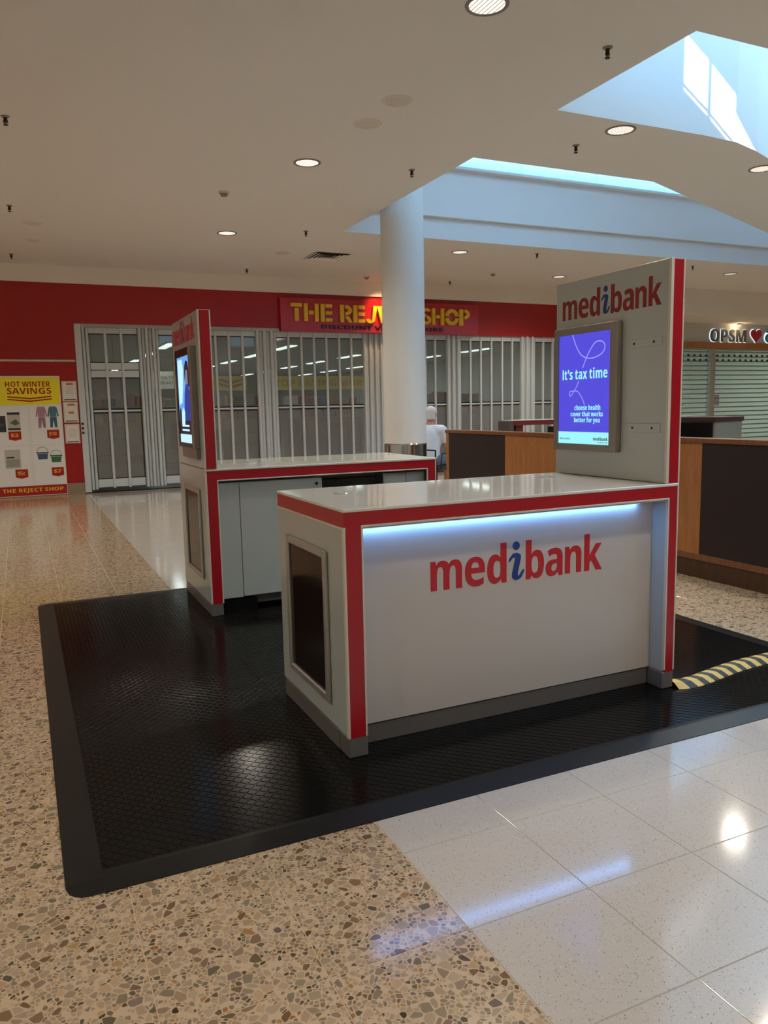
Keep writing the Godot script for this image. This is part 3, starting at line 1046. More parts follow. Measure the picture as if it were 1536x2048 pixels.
# ---------------------------------------------------------------- dark wood counters of the island behind
func wood_counters() -> void:
	var x := 4.971
	var t := thing("timber_counter", "long dark timber counter with pale wood and maroon panels beside the mat", "counter", Vector3(x, 0, -6.0))
	part(t, "core", bx(x + 0.012, x + 0.1, 0.15, 1.11, -8.78, -1.2), M.cap_wood)
	part(t, "top_cap", bx(x - 0.012, x + 0.115, 1.108, 1.148, -8.8, -1.2, 0.003), M.cap_wood)
	part(t, "skirting", bx(x + 0.004, x + 0.1, 0.0, 0.15, -8.78, -1.2), M.skirting_wood)
	part(t, "bottom_rail", bx(x - 0.004, x + 0.02, 0.15, 0.2, -8.78, -1.2, 0.002), M.cap_wood)
	part(t, "end_post", bx(x - 0.002, x + 0.1, 0.2, 1.108, -8.79, -8.72, 0.002), M.wood)
	var cuts := [[-8.72, -7.44, "maroon_panel"], [-7.44, -6.1, "wood_panel"], [-6.1, -5.32, "maroon_panel"], [-5.32, -4.61, "wood_panel"], [-4.61, -3.2, "maroon_panel"], [-3.2, -2.5, "wood_panel"], [-2.5, -1.2, "maroon_panel"]]
	for c in cuts:
		part(t, c[2], bx(x, x + 0.014, 0.2, 1.107, c[0] + 0.001, c[1] - 0.001, 0.001), M.maroon if c[2] == "maroon_panel" else M.wood)
	# the return of the island farther off: a bar on legs and a block
	var b := thing("timber_bar", "low reddish bar on legs behind the far end of the timber counter", "bar", Vector3(8.3, 0, -10.2))
	part(b, "bar_top", bx(6.9, 9.88, 1.13, 1.2, -10.4, -10.07, 0.004), mat(c8(130, 44, 40), 0.35))
	part(b, "edge_strip", bx(6.89, 9.88, 1.2, 1.212, -10.41, -10.06, 0.002), M.edge)
	part(b, "end_panel", bx(6.82, 6.9, 0.0, 1.2, -10.4, -10.08, 0.003), mat(c8(96, 84, 78), 0.5))
	part(b, "leg", bx(6.96, 7.1, 0.0, 1.13, -10.35, -10.12, 0.003), mat(c8(110, 40, 36), 0.4))
	part(b, "leg", bx(9.6, 9.8, 0.0, 1.13, -10.35, -10.12, 0.003), mat(c8(110, 40, 36), 0.4))
	part(b, "cupboard", bx(7.75, 9.6, 0.0, 1.09, -10.37, -10.16, 0.003), M.black)
	var k := thing("serving_counter", "black and grey serving counter end seen over the timber counter, before the white shutter", "counter", Vector3(10.2, 0, -9.5))
	part(k, "body", bx(9.92, 10.5, 0.0, 1.12, -10.05, -8.95, 0.004), mat(c8(128, 122, 104), 0.5))
	part(k, "dark_front", bx(9.9, 9.925, 0.0, 1.1, -10.05, -9.0, 0.002), M.black)
	part(k, "top", bx(9.88, 10.52, 1.12, 1.19, -10.06, -8.93, 0.004), mat(c8(70, 44, 40), 0.3))


# ---------------------------------------------------------------- the discount shop
func fold_bay(label: String, x0: float, x1: float, mull: Array, stack: Array, top: float, extra := false) -> void:
	var z := SZ - 0.06
	var t := thing("folding_shutter", label, "shutter", Vector3((x0 + x1) / 2, 0, z), "clear folding shutters across the red shop front")
	part(t, "top_rail", bx(x0, x1, top - 0.1, top, z - 0.03, z + 0.01, 0.003), M.shutter)
	part(t, "bottom_rail", bx(x0, x1, 0.09, 0.24, z - 0.03, z + 0.01, 0.003), M.shutter)
	part(t, "gasket", bx(x0, x1, top - 0.117, top - 0.1, z - 0.02, z), M.gasket)
	part(t, "gasket", bx(x0, x1, 0.24, 0.257, z - 0.02, z), M.gasket)
	part(t, "gasket", bx(x0, x1, 1.448, 1.535, z - 0.022, z), M.gasket)
	part(t, "middle_bar", bx(x0, x1, 1.474, 1.508, z - 0.03, z + 0.006, 0.003), M.shutter)
	var xs := [x0] + mull + [x1]
	for i in xs.size() - 1:
		var a: float = xs[i]
		var b: float = xs[i + 1]
		if extra:
			part(t, "pane", bx(a + 0.01, b - 0.01, 2.38, top - 0.11, z - 0.014, z - 0.01), M.pane)
			part(t, "pane", bx(a + 0.01, b - 0.01, 1.53, 2.08, z - 0.014, z - 0.01), M.pane)
		else:
			part(t, "pane", bx(a + 0.01, b - 0.01, 1.53, top - 0.11, z - 0.014, z - 0.01), M.pane)
		part(t, "lower_pane", bx(a + 0.01, b - 0.01, 0.25, 1.45, z - 0.014, z - 0.01), M.pane_low)
	if extra:
		part(t, "middle_rail", bx(x0, x1, 2.24, 2.36, z - 0.03, z + 0.008, 0.003), M.shutter)
		part(t, "middle_rail", bx(x0, x1, 2.1, 2.22, z - 0.03, z + 0.008, 0.003), M.shutter)
		part(t, "gasket", bx(x0, x1, 2.36, 2.378, z - 0.02, z), M.gasket)
		part(t, "gasket", bx(x0, x1, 2.082, 2.1, z - 0.02, z), M.gasket)
	for m in mull:
		part(t, "mullion", bx(m - 0.022, m + 0.022, 0.07, top, z - 0.035, z + 0.03, 0.006), M.shutter)
	# the folded leaves at the end of the bay
	if stack.size():
		var n := int((stack[1] - stack[0]) / 0.062)
		var w: float = (stack[1] - stack[0]) / n
		for i in n:
			var a: float = stack[0] + i * w
			var st := tool()
			var d := 0.045 if i % 2 == 0 else 0.0
			slab(st, [[a + 0.004, z + d - 0.05], [a + 0.012, z + d + 0.012], [a + w * 0.5, z + d + 0.022], [a + w - 0.006, z + d + 0.008], [a + w - 0.004, z + d - 0.05]], 0.06, top + 0.02)
			part(t, "folded_leaf", st, M.shutter)


func sign_letters(t: Node3D, at: Vector3, h: float, depth: float, m: Material, spans: Array) -> void:
	# stencil capitals; each span is [letter, x from, x to]
	for s in spans:
		var w: float = s[2] - s[1]
		var pieces := []
		match s[0]:
			"T": pieces = [[[0, 0.8], [1, 0.8], [1, 1], [0, 1]], [[0.34, 0], [0.68, 0], [0.68, 0.72], [0.34, 0.72]]]
			"H": pieces = [[[0, 0], [0.25, 0], [0.25, 1], [0, 1]], [[0.74, 0], [1, 0], [1, 1], [0.74, 1]], [[0.33, 0.4], [0.66, 0.4], [0.66, 0.6], [0.33, 0.6]]]
			"E": pieces = [[[0, 0], [0.34, 0], [0.34, 1], [0, 1]], [[0.42, 0.8], [1, 0.8], [1, 1], [0.42, 1]], [[0.42, 0.4], [1, 0.4], [1, 0.6], [0.42, 0.6]], [[0.42, 0], [1, 0], [1, 0.2], [0.42, 0.2]]]
			"R": pieces = [[[0, 0], [0.3, 0], [0.3, 1], [0, 1]], arc(0.42, 0.7, Vector2(0.26, 0.12), Vector2(0.56, 0.3), -90, 90), [[0.4, 0.32], [0.68, 0.38], [1, 0], [0.7, 0]]]
			"P": pieces = [[[0, 0], [0.38, 0], [0.38, 1], [0, 1]], arc(0.5, 0.7, Vector2(0.2, 0.12), Vector2(0.5, 0.3), -90, 90)]
			"J": pieces = [[[0.56, 0.0], [0.84, 0.12], [1.1, 1], [0.72, 1]], arc(0.42, 0.24, Vector2(0.1, 0.06), Vector2(0.44, 0.26), 180, 285)]
			"Y": pieces = [[[0.0, 1], [0.32, 1], [0.68, 0], [0.36, 0]], [[0.4, 0.82], [0.98, 0.82], [0.94, 1], [0.36, 1]], [[0.56, 0.4], [1.04, 0.4], [0.98, 0.6], [0.5, 0.6]], [[0.74, 0], [1.14, 0], [1.1, 0.2], [0.7, 0.2]]]   # the leaning E
			"C": pieces = [arc(0.55, 0.5, Vector2(0.24, 0.3), Vector2(0.55, 0.5), 40, 170), arc(0.55, 0.5, Vector2(0.24, 0.3), Vector2(0.55, 0.5), 190, 320)]
			"S": pieces = [arc(0.5, 0.72, Vector2(0.2, 0.1), Vector2(0.5, 0.28), 30, 265), arc(0.5, 0.28, Vector2(0.2, 0.1), Vector2(0.5, 0.28), -150, 85)]
			"O": pieces = [arc(0.5, 0.5, Vector2(0.24, 0.29), Vector2(0.5, 0.5), 8, 172, 16), arc(0.5, 0.5, Vector2(0.24, 0.29), Vector2(0.5, 0.5), 188, 352, 16)]
		var st := tool()
		for p in pieces:
			var v := PackedVector2Array()
			for q in p:
				v.append(Vector2(s[1] + (q.x if q is Vector2 else q[0]) * w, (q.y if q is Vector2 else q[1]) * h))
			prism(st, v, at, Vector3.RIGHT, Vector3.UP, depth)
		part(t, "sign_letter", st, m)


func shop_front() -> void:
	# side frame and tracks
	var fr := setting("trim_1")
	part(fr, "jamb", bx(1.0, 1.11, 0.02, 3.04, SZ - 0.06, SZ + 0.03, 0.004), M.shutter)
	for y in [1.27, 1.19, 1.11]:
		var kd := tool()
		tube(kd, [Vector3(1.03, y, SZ + 0.03), Vector3(1.03, y, SZ + 0.045)], 0.022, 12)
		part(fr, "key_switch", kd, M.gasket)
	part(fr, "track", bx(1.0, 14.2, 2.985, 3.05, SZ - 0.12, SZ - 0.002, 0.003), M.aluminium)
	part(fr, "threshold", bx(1.0, 14.2, 0.0, 0.02, SZ - 0.12, SZ + 0.02, 0.003), M.gasket)
	fold_bay("clear folding shutter bay next to the winter savings poster, with a double rail across it", 1.24, 2.08, [1.52, 1.80], [1.11, 1.24], 2.985, true)
	fold_bay("clear folding shutter bay partly hidden by the farther counter's tall wall", 2.47, 4.32, [2.74, 3.0, 3.27, 3.53, 3.79, 4.06], [2.09, 2.47], 2.985)
	fold_bay("wide clear folding shutter bay under the yellow lettering, between the tall wall and the column", 4.75, 6.62, [5.0, 5.27, 5.54, 5.81, 6.09, 6.36], [4.32, 4.75], 2.985)
	fold_bay("clear folding shutter bay mostly hidden behind the round column", 7.07, 8.62, [7.33, 7.59, 7.85, 8.10, 8.34], [6.62, 7.07], 2.985)
	fold_bay("clear folding shutter bay above the seated man and the timber counter end", 9.0, 10.57, [9.24, 9.51, 9.79, 10.08, 10.35], [8.62, 9.0], 2.985)
	fold_bay("last clear folding shutter bay before the nearer counter's tall wall", 11.0, 14.2, [11.22, 11.49, 11.76, 12.03, 12.3, 12.57, 12.84, 13.11, 13.38, 13.65, 13.92], [10.57, 11.0], 2.985)
	# the red sign box with stencil letters
	var s := thing("shop_sign", "red sign box with yellow stencil capitals above the folding shutters", "sign", Vector3(7.1, 3.0, SZ))
	part(s, "sign_box", bx(4.81, 9.36, 2.99, 3.64, SZ, SZ + 0.1, 0.006), M.sign_red)
	sign_letters(s, Vector3(0, 3.185, SZ + 0.1), 0.345, 0.06, M.yellow, [["T", 5.014, 5.243], ["H", 5.285, 5.593], ["E", 5.635, 5.883], ["R", 6.058, 6.322], ["E", 6.344, 6.602], ["J", 6.624, 6.862], ["Y", 6.874, 7.138], ["C", 7.17, 7.46], ["T", 7.49, 7.76], ["S", 7.92, 8.15], ["H", 8.171, 8.466], ["O", 8.491, 8.828], ["P", 8.84, 9.106]])
	write(s, "small_letter", "DISCOUNT VARIETY STORE", sans, Vector3(5.66, 3.045, SZ + 0.1), Vector3.RIGHT, Vector3.UP, 2.8, 0.085, 0.012, M.black_letter)
	winter_poster()
	shop_inside()


func flat(p: Node, called: String, pts: Array, at: Vector3, m: Material, depth := 0.002) -> void:
	var st := tool()
	var v := PackedVector2Array()
	for q in pts:
		v.append(Vector2(q[0], q[1]))
	prism(st, v, at, Vector3.RIGHT, Vector3.UP, depth)
	part(p, called, st, m)


func rect(p: Node, called: String, x0: float, x1: float, y0: float, y1: float, z: float, m: Material, depth := 0.002) -> void:
	part(p, called, bx(x0, x1, y0, y1, z, z + depth), m)


func winter_poster() -> void:
	var z := SZ + 0.002
	var red := mat(c8(176, 26, 24), 0.5)
	var yel := mat(c8(252, 236, 40), 0.45)
	var wht := mat(c8(236, 235, 230), 0.35)
	var gold := mat(c8(238, 200, 60), 0.5)
	var t := thing("sale_poster", "winter savings poster, yellow above white with prices, on the red wall beside the shutter", "poster", Vector3(0.1, 0, z))
	part(t, "board", bx(-0.98, 0.70, 0.02, 2.125, z, z + 0.015, 0.003), wht)
	var f := z + 0.015
	rect(t, "yellow_sheet", -0.97, 0.688, 1.625, 2.1, f, yel)
	write(t, "headline_letter", "HOT WINTER", sans, Vector3(-0.18, 1.94, f + 0.002), Vector3.RIGHT, Vector3.UP, 0.72, 0.09, 0.002, red)
	write(t, "headline_letter", "SAVINGS", sans, Vector3(-0.16, 1.815, f + 0.002), Vector3.RIGHT, Vector3.UP, 0.71, 0.105, 0.002, red)
	for dy in [0.0, -0.045]:
		flat(t, "chevron", [[-0.16, 1.78 + dy], [0.195, 1.745 + dy], [0.55, 1.78 + dy], [0.55, 1.76 + dy], [0.195, 1.72 + dy], [-0.16, 1.76 + dy]], Vector3(0, 0, f + 0.002), red)
	rect(t, "red_sheet", -0.97, 0.692, 0.03, 0.2, f, red)
	write(t, "shop_letter", "THE REJECT SHOP", sans, Vector3(-0.36, 0.075, f + 0.002), Vector3.RIGHT, Vector3.UP, 0.99, 0.085, 0.002, gold)
	# white panels with goods and prices
	for c in [[-0.44, 0.13], [0.18, 0.68]]:
		for r in [[0.93, 1.6], [0.22, 0.9]]:
			rect(t, "price_panel", c[0], c[1], r[0], r[1], f, mat(c8(240, 240, 236), 0.3), 0.0015)
	var g := f + 0.0015
	var dark := mat(c8(52, 50, 46), 0.5)
	var greens := mat(c8(96, 118, 78), 0.5)
	rect(t, "goods_picture", -0.40, -0.22, 1.16, 1.44, g, dark)
	rect(t, "goods_picture", -0.36, -0.25, 1.25, 1.31, g + 0.002, mat(c8(70, 74, 96), 0.5))
	rect(t, "goods_picture", -0.19, 0.01, 1.19, 1.5, g, mat(c8(190, 190, 180), 0.5))
	flat(t, "goods_picture", [[-0.16, 1.32], [-0.06, 1.38], [0.0, 1.3], [-0.08, 1.27]], Vector3(0, 0, g + 0.002), greens)
	rect(t, "goods_picture", -0.19, 0.01, 1.46, 1.5, g + 0.002, dark)
	rect(t, "goods_picture", -0.19, 0.01, 1.19, 1.225, g + 0.002, dark)
	# pyjamas
	for k in [[0.36, c8(176, 138, 152), c8(160, 120, 136)], [0.55, c8(84, 124, 140), c8(60, 104, 122)]]:
		var x: float = k[0]
		var top := mat(k[1], 0.6)
		var leg := mat(k[2], 0.6)
		flat(t, "clothing_picture", [[x - 0.05, 1.59], [x + 0.05, 1.59], [x + 0.07, 1.56], [x + 0.095, 1.42], [x + 0.07, 1.41], [x + 0.055, 1.5], [x + 0.055, 1.41], [x - 0.055, 1.41], [x - 0.055, 1.5], [x - 0.07, 1.41], [x - 0.095, 1.42], [x - 0.07, 1.56]], Vector3(0, 0, g), top)
		flat(t, "clothing_picture", [[x - 0.055, 1.405], [x + 0.055, 1.405], [x + 0.06, 1.22], [x + 0.018, 1.22], [x, 1.36], [x - 0.018, 1.22], [x - 0.06, 1.22]], Vector3(0, 0, g), leg)
	# carton and buckets
	rect(t, "goods_picture", -0.28, -0.03, 0.52, 0.85, g, mat(c8(196, 196, 184), 0.5))
	rect(t, "goods_picture", -0.25, -0.13, 0.70, 0.725, g + 0.002, dark)
	rect(t, "goods_picture", -0.26, -0.05, 0.55, 0.68, g + 0.002, mat(c8(158, 160, 146), 0.5))
	for k in [[0.33, 0.66, c8(66, 96, 122)], [0.55, 0.60, c8(62, 112, 78)]]:
		var x: float = k[0]
		var y: float = k[1]
		var m := mat(k[2], 0.5)
		flat(t, "bucket_picture", [[x - 0.075, y], [x + 0.075, y], [x + 0.088, y + 0.1], [x - 0.088, y + 0.1]], Vector3(0, 0, g), m)
		rect(t, "bucket_picture", x - 0.1, x + 0.1, y + 0.105, y + 0.13, g, m)
		var st := tool()
		prism(st, arc(x, y + 0.13, Vector2(0.088, 0.085), Vector2(0.095, 0.092), 0, 180), Vector3(0, 0, g), Vector3.RIGHT, Vector3.UP, 0.002)
		part(t, "bucket_picture", st, m)
	var tags := [[-0.09, 1.09, "$3"], [0.53, 1.1, "$10"], [-0.03, 0.42, "95c"], [0.56, 0.43, "$7"]]
	for k in tags:
		var x: float = k[0]
		var y: float = k[1]
		flat(t, "price_tag", [[x - 0.1, y - 0.06], [x, y - 0.085], [x + 0.1, y - 0.06], [x + 0.1, y + 0.08], [x - 0.1, y + 0.08]], Vector3(0, 0, g + 0.002), red)
		write(t, "price_figure", k[2], sans, Vector3(x - 0.065, y - 0.025, g + 0.004), Vector3.RIGHT, Vector3.UP, 0.12, 0.07, 0.002, gold)
	# three framed notices
	var where := [["top framed paper notice with an orange heading, beside the winter poster", 1.68, 2.035], ["middle framed paper notice with two orange blocks, beside the winter poster", 1.297, 1.668], ["bottom framed paper notice with grey lines, beside the winter poster", 0.925, 1.272]]
	for k in 3:
		var y0: float = where[k][1]
		var y1: float = where[k][2]
		var n := thing("wall_notice", where[k][0], "notice", Vector3(0.85, y0, SZ))
		part(n, "frame", bx(0.725, 0.975, y0, y1, SZ, SZ + 0.012, 0.003), M.edge)
		rect(n, "sheet", 0.745, 0.955, y0 + 0.04, y1 - 0.02, SZ + 0.012, M.paper)
		rect(n, "dark_strip", 0.755, 0.945, y0 + 0.022, y0 + 0.036, SZ + 0.012, dark)
		var orange := mat(c8(206, 108, 64), 0.6)
		if k < 2:
			rect(n, "heading", 0.80, 0.92, y1 - 0.07, y1 - 0.035, SZ + 0.014, orange)
		if k == 1:
			rect(n, "heading", 0.81, 0.90, y0 + 0.16, y0 + 0.195, SZ + 0.014, orange)
		for r in 4:
			if k != 1:
				rect(n, "printed_line", 0.79, 0.915, y1 - 0.11 - r * 0.035, y1 - 0.105 - r * 0.035, SZ + 0.014, M.bezel)


func shop_inside() -> void:
	var w := setting("wall_shop")
	var grey := mat(c8(190, 192, 188), 0.8)
	part(w, "shop_ceiling", bx(-1.2, 14.5, 3.12, 3.3, -40.5, -15.4), grey)
	part(w, "wall_panel", bx(-1.2, -1.0, 0, 3.12, -40.5, -15.4), grey)
	part(w, "wall_panel", bx(14.3, 14.5, 0, 3.12, -40.5, -15.4), grey)
	part(w, "wall_panel", bx(-1.2, 14.5, 0, 3.12, -40.5, -40.3), grey)
	# rows of tubes running away from the shutters
	var proto: Node3D = null
	var rows := [3.45, 6.5, 9.6, 12.4]
	var names := ["first", "second", "third", "fourth"]
	for r in 4:
		for k in 6:
			var at := Vector3(rows[r], 3.08, -20.1 - 3.05 * k)
			var label := "fluorescent tube inside the shop, %s row from the poster, %s from the shutters" % [names[r], ["nearest", "second", "third", "fourth", "fifth", "sixth"][k]]
			if proto == null:
				proto = thing("tube_light", label, "ceiling light", Vector3.ZERO, "fluorescent tubes inside the shop")
				part(proto, "light_body", bx(-0.12, 0.12, 0.0, 0.04, -0.8, 0.8, 0.006), M.white_paint)
				part(proto, "tube_lamp", bx(-0.1, 0.1, -0.025, 0.0, -0.78, 0.78, 0.008), M.tube)
				proto.position = at
			else:
				copy_of(proto, at, label)
			if k < 5:
				var a := AreaLight3D.new()
				a.name = "tube_glow"
				a.area_size = Vector2(0.2, 1.5)
				a.area_normalize_energy = true
				a.light_color = Color(0.93, 1.0, 0.97)
				a.light_energy = 0.9
				a.shadow_enabled = true
				add_child(a, true)
				a.position = at + Vector3(0, -0.03, 0)
				a.rotation = Vector3(-PI / 2, 0, 0)
	# hanging yellow banners
	var yel := mat(c8(226, 206, 92), 0.7)
	var ink := mat(c8(196, 150, 92), 0.7)
	var b := thing("hanging_banner", "long yellow banner with pale lettering hanging inside the shop, left of the column", "banner", Vector3(8.2, 2.0, -22.0))
	part(b, "cloth", bx(6.55, 9.9, 2.02, 2.42, -22.02, -22.0), yel)
	write(b, "banner_letter", "STOP PAYING MORE", sans, Vector3(6.62, 2.12, -22.0), Vector3.RIGHT, Vector3.UP, 3.1, 0.2, 0.004, ink)
	for x in [6.7, 9.7]:
		var st := tool()
		tube(st, [Vector3(x, 2.42, -22.01), Vector3(x, 3.12, -22.01)], 0.006, 6)
		part(b, "cord", st, M.bezel)
	var b2 := thing("hanging_banner", "short yellow banner with red chevrons inside the shop, beside the farther counter's wall", "banner", Vector3(5.5, 2.0, -22.0))
	part(b2, "cloth", bx(4.7, 5.95, 2.02, 2.42, -22.02, -22.0), yel)
	for dy in [0.0, -0.12]:
		flat(b2, "chevron", [[5.15, 2.36 + dy], [5.5, 2.26 + dy], [5.85, 2.36 + dy], [5.85, 2.3 + dy], [5.5, 2.19 + dy], [5.15, 2.3 + dy]], Vector3(0, 0, -22.0), mat(c8(190, 110, 60), 0.7), 0.004)
	for x in [4.85, 5.8]:
		var st := tool()
		tube(st, [Vector3(x, 2.42, -22.01), Vector3(x, 3.12, -22.01)], 0.006, 6)
		part(b2, "cord", st, M.bezel)
	var hs := thing("hanging_sign", "white health and beauty sign board inside the shop, behind the second shutter bay", "sign", Vector3(3.6, 2.0, -21.0))
	part(hs, "board", bx(3.2, 3.95, 2.05, 2.5, -21.02, -21.0), M.paper)
	write(hs, "sign_letter", "HEALTH &", sans, Vector3(3.35, 2.3, -21.0), Vector3.RIGHT, Vector3.UP, 0.5, 0.08, 0.004, M.bezel)
	write(hs, "sign_letter", "BEAUTY", sans, Vector3(3.4, 2.17, -21.0), Vector3.RIGHT, Vector3.UP, 0.4, 0.08, 0.004, M.bezel)
	for x in [3.3, 3.85]:
		var st := tool()
		tube(st, [Vector3(x, 2.5, -21.01), Vector3(x, 3.12, -21.01)], 0.006, 6)
		part(hs, "cord", st, M.bezel)
	var ws := thing("hanging_sign", "plain pale sign board inside the shop, behind the shutter bay next to the poster", "sign", Vector3(1.9, 1.5, -18.0))
	part(ws, "board", bx(1.42, 2.05, 1.75, 2.33, -18.02, -18.0), mat(c8(226, 232, 234), 0.5))
	for x in [1.5, 1.95]:
		var st := tool()
		tube(st, [Vector3(x, 2.33, -18.01), Vector3(x, 3.12, -18.01)], 0.006, 6)
		part(ws, "cord", st, M.bezel)
	# shelf units and goods
	rng.seed = 77
	var metal := mat(c8(168, 168, 164), 0.5)
	var spots := [[2.05, -18.2, 1.2, "nearest the poster"], [3.65, -20.2, 1.0, "under the white sign"], [5.4, -19.6, 1.3, "under the chevron banner"], [7.6, -20.4, 1.9, "under the long yellow banner"], [11.2, -19.2, 1.9, "near the last shutter"], [9.6, -24.5, 2.2, "deep inside behind the column"]]
	var goods := [mat(c8(176, 60, 52), 0.5), mat(c8(206, 200, 188), 0.5), mat(c8(92, 132, 96), 0.5), mat(c8(196, 150, 84), 0.5), mat(c8(96, 112, 146), 0.5), mat(c8(150, 96, 70), 0.5)]
	var names2 := ["red", "white", "green", "tan", "blue", "brown"]
	for s in spots:
		var x: float = s[0]
		var z: float = s[1]
		var wd: float = s[2]
		var u := thing("shelf_unit", "grey metal shelf unit of goods inside the shop, " + s[3], "shelves", Vector3(x, 0, z))
		part(u, "back_sheet", bx(x - wd / 2, x + wd / 2, 0.0, 1.8, z - 0.42, z - 0.4), metal)
		for e in [-1, 1]:
			part(u, "upright", bx(x + e * wd / 2 - 0.02, x + e * wd / 2 + 0.02, 0.0, 1.8, z - 0.42, z - 0.36), metal)
		for k in 5:
			var y := 0.15 + 0.36 * k
			part(u, "shelf", bx(x - wd / 2, x + wd / 2, y - 0.025, y, z - 0.4, z), metal)
			if k < 3:
				continue
			var cx := x - wd / 2 + 0.04
			var first := rng.randi() % 6
			for b3 in 5:
				var c := (first + b3 * 5) % 6
				var bw := rng.randf_range(0.14, 0.22) * wd / 1.15
				if cx + bw > x + wd / 2 - 0.03:
					break
				var bh := rng.randf_range(0.16, 0.28)
				var g := tool()
				box(g, Vector3(cx, y + 0.001, z - 0.3), Vector3(cx + bw, y + bh, z - 0.04), 0.004)
				var o := part(self, numbered("carton"), g, goods[c])
				tag(o, "%s carton on the %s shelf of the unit %s" % [names2[c], ["upper", "top"][k - 3], s[3]], "carton", "cartons on the shelf unit " + s[3])
				cx += bw + 0.03


# ---------------------------------------------------------------- the optician's shop
func optician() -> void:
	var z := SZ
	var w := setting("wall_optician")
	var grey := mat(c8(196, 196, 192), 0.7)
	part(w, "bulkhead", bx(12.6, 14.6, 3.445, CY, -15.1, -13.7), M.cream_paint)
	part(w, "bulkhead", bx(14.6, 22.0, 3.445, CY, -15.4, -13.7), M.cream_paint)
	part(w, "sign_fascia", bx(14.9, 22.0, 2.955, 3.445, -15.4, z), grey)
	part(w, "timber_beam", bx(14.9, 22.0, 2.81, 2.955, -15.4, z + 0.06, 0.004), M.wood)
	part(w, "side_pier", bx(14.9, 15.0, 0.0, 2.81, -15.4, z + 0.02), grey)
	part(w, "side_pier", bx(20.4, 22.0, 0.0, 2.81, -15.4, z + 0.02), grey)
	part(w, "stall_riser", bx(15.0, 20.4, 0.0, 0.3, -15.4, z + 0.01), grey)
	var pale := mat(c8(226, 236, 230), 0.7)
	part(w, "shop_wall", bx(14.6, 22.2, 0, 3.12, -21.2, -21.0), pale)
	part(w, "shop_wall", bx(14.6, 14.7, 0, 3.12, -21.0, -15.4), pale)
	part(w, "shop_wall", bx(22.0, 22.2, 0, 3.12, -21.0, -15.4), pale)
	part(w, "shop_ceiling", bx(14.6, 22.2, 3.12, 3.3, -21.2, -15.4), pale)
	# lettering with light behind it
	var s := thing("lit_sign", "grey capitals lit from behind beside a red heart on the optician's shop front", "sign", Vector3(17.5, 2.97, z))
	var metal := mat(c8(104, 94, 82), 0.5)
	var halo := glow(Color(0.86, 0.95, 1.0), 1.2)
	write(s, "halo_light", "OPSM", sans, Vector3(16.445, 2.964, z + 0.006), Vector3.RIGHT, Vector3.UP, 1.33, 0.347, 0.006, halo, true)
	write(s, "sign_letter", "OPSM", sans, Vector3(16.46, 2.975, z + 0.018), Vector3.RIGHT, Vector3.UP, 1.3, 0.325, 0.02, metal)
	var heart := PackedVector2Array()
	for k in 36:
		var t := TAU * k / 36
		heart.append(Vector2(16.0 * pow(sin(t), 3), 13.0 * cos(t) - 5.0 * cos(2 * t) - 2.0 * cos(3 * t) - cos(4 * t)) * 0.0128)
	var hg := tool()
	var big := PackedVector2Array()
	for p in heart:
		big.append(p * 1.09)
	prism(hg, big, Vector3(18.14, 3.165, z + 0.008), Vector3.RIGHT, Vector3.UP, 0.008)
	part(s, "halo_light", hg, halo)
	var h := tool()
	prism(h, heart, Vector3(18.14, 3.165, z + 0.018), Vector3.RIGHT, Vector3.UP, 0.02)
	part(s, "heart", h, mat(c8(190, 36, 48), 0.35))
	var blue := mat(c8(70, 130, 160), 0.35)
	var ring := tool()
	prism(ring, arc(18.66, 3.1, Vector2(0.075, 0.07), Vector2(0.17, 0.13), 0, 180, 16), Vector3(0, 0, z + 0.018), Vector3.RIGHT, Vector3.UP, 0.02)
	prism(ring, arc(18.66, 3.1, Vector2(0.075, 0.07), Vector2(0.17, 0.13), 180, 360, 16), Vector3(0, 0, z + 0.018), Vector3.RIGHT, Vector3.UP, 0.02)
	prism(ring, arc(18.56, 3.27, Vector2.ZERO, Vector2(0.035, 0.035), 0, 350, 12), Vector3(0, 0, z + 0.018), Vector3.RIGHT, Vector3.UP, 0.02)
	part(s, "eye_emblem", ring, blue)
	var hal2 := tool()
	prism(hal2, arc(18.66, 3.12, Vector2.ZERO, Vector2(0.2, 0.17), 0, 350, 20), Vector3(0, 0, z + 0.008), Vector3.RIGHT, Vector3.UP, 0.008)
	part(s, "halo_light", hal2, halo)
	var sl := thing("sign_lamp", "small warm lamp under the soffit above the grey capitals of the optician's sign", "wall light", Vector3(17.35, 3.41, z + 0.16))
	part(sl, "lamp_body", bx(17.3, 17.4, 3.415, 3.445, z + 0.12, z + 0.2, 0.004), M.bezel)
	var bulb := tool()
	lathe(bulb, Vector3(17.35, 3.39, z + 0.16), [Vector2(0.0, -0.012), Vector2(0.016, -0.008), Vector2(0.02, 0.004), Vector2(0.016, 0.025)], 14)
	part(sl, "bulb", bulb, M.lens)
	var ol := OmniLight3D.new()
	ol.name = "sign_lamp_light"
	ol.light_color = Color(1.0, 0.86, 0.66)
	ol.light_energy = 0.1
	ol.light_size = 0.015
	ol.omni_range = 30.0
	ol.omni_attenuation = 2.0
	ol.shadow_enabled = true
	sl.add_child(ol)
	ol.position = Vector3(17.35, 3.392, z + 0.16) - sl.position
	# two roller shutters of clear slats
	var bays := [[15.02, 16.5, "clear slatted roller shutter in the narrower bay, beside the tall red edged wall"], [16.68, 20.38, "clear slatted roller shutter in the wide bay under the heart sign"]]
	var slat_m := mat(c8(150, 158, 154), 0.35, 0.5)
	var clear := glass(c8(200, 220, 214), 0.2)
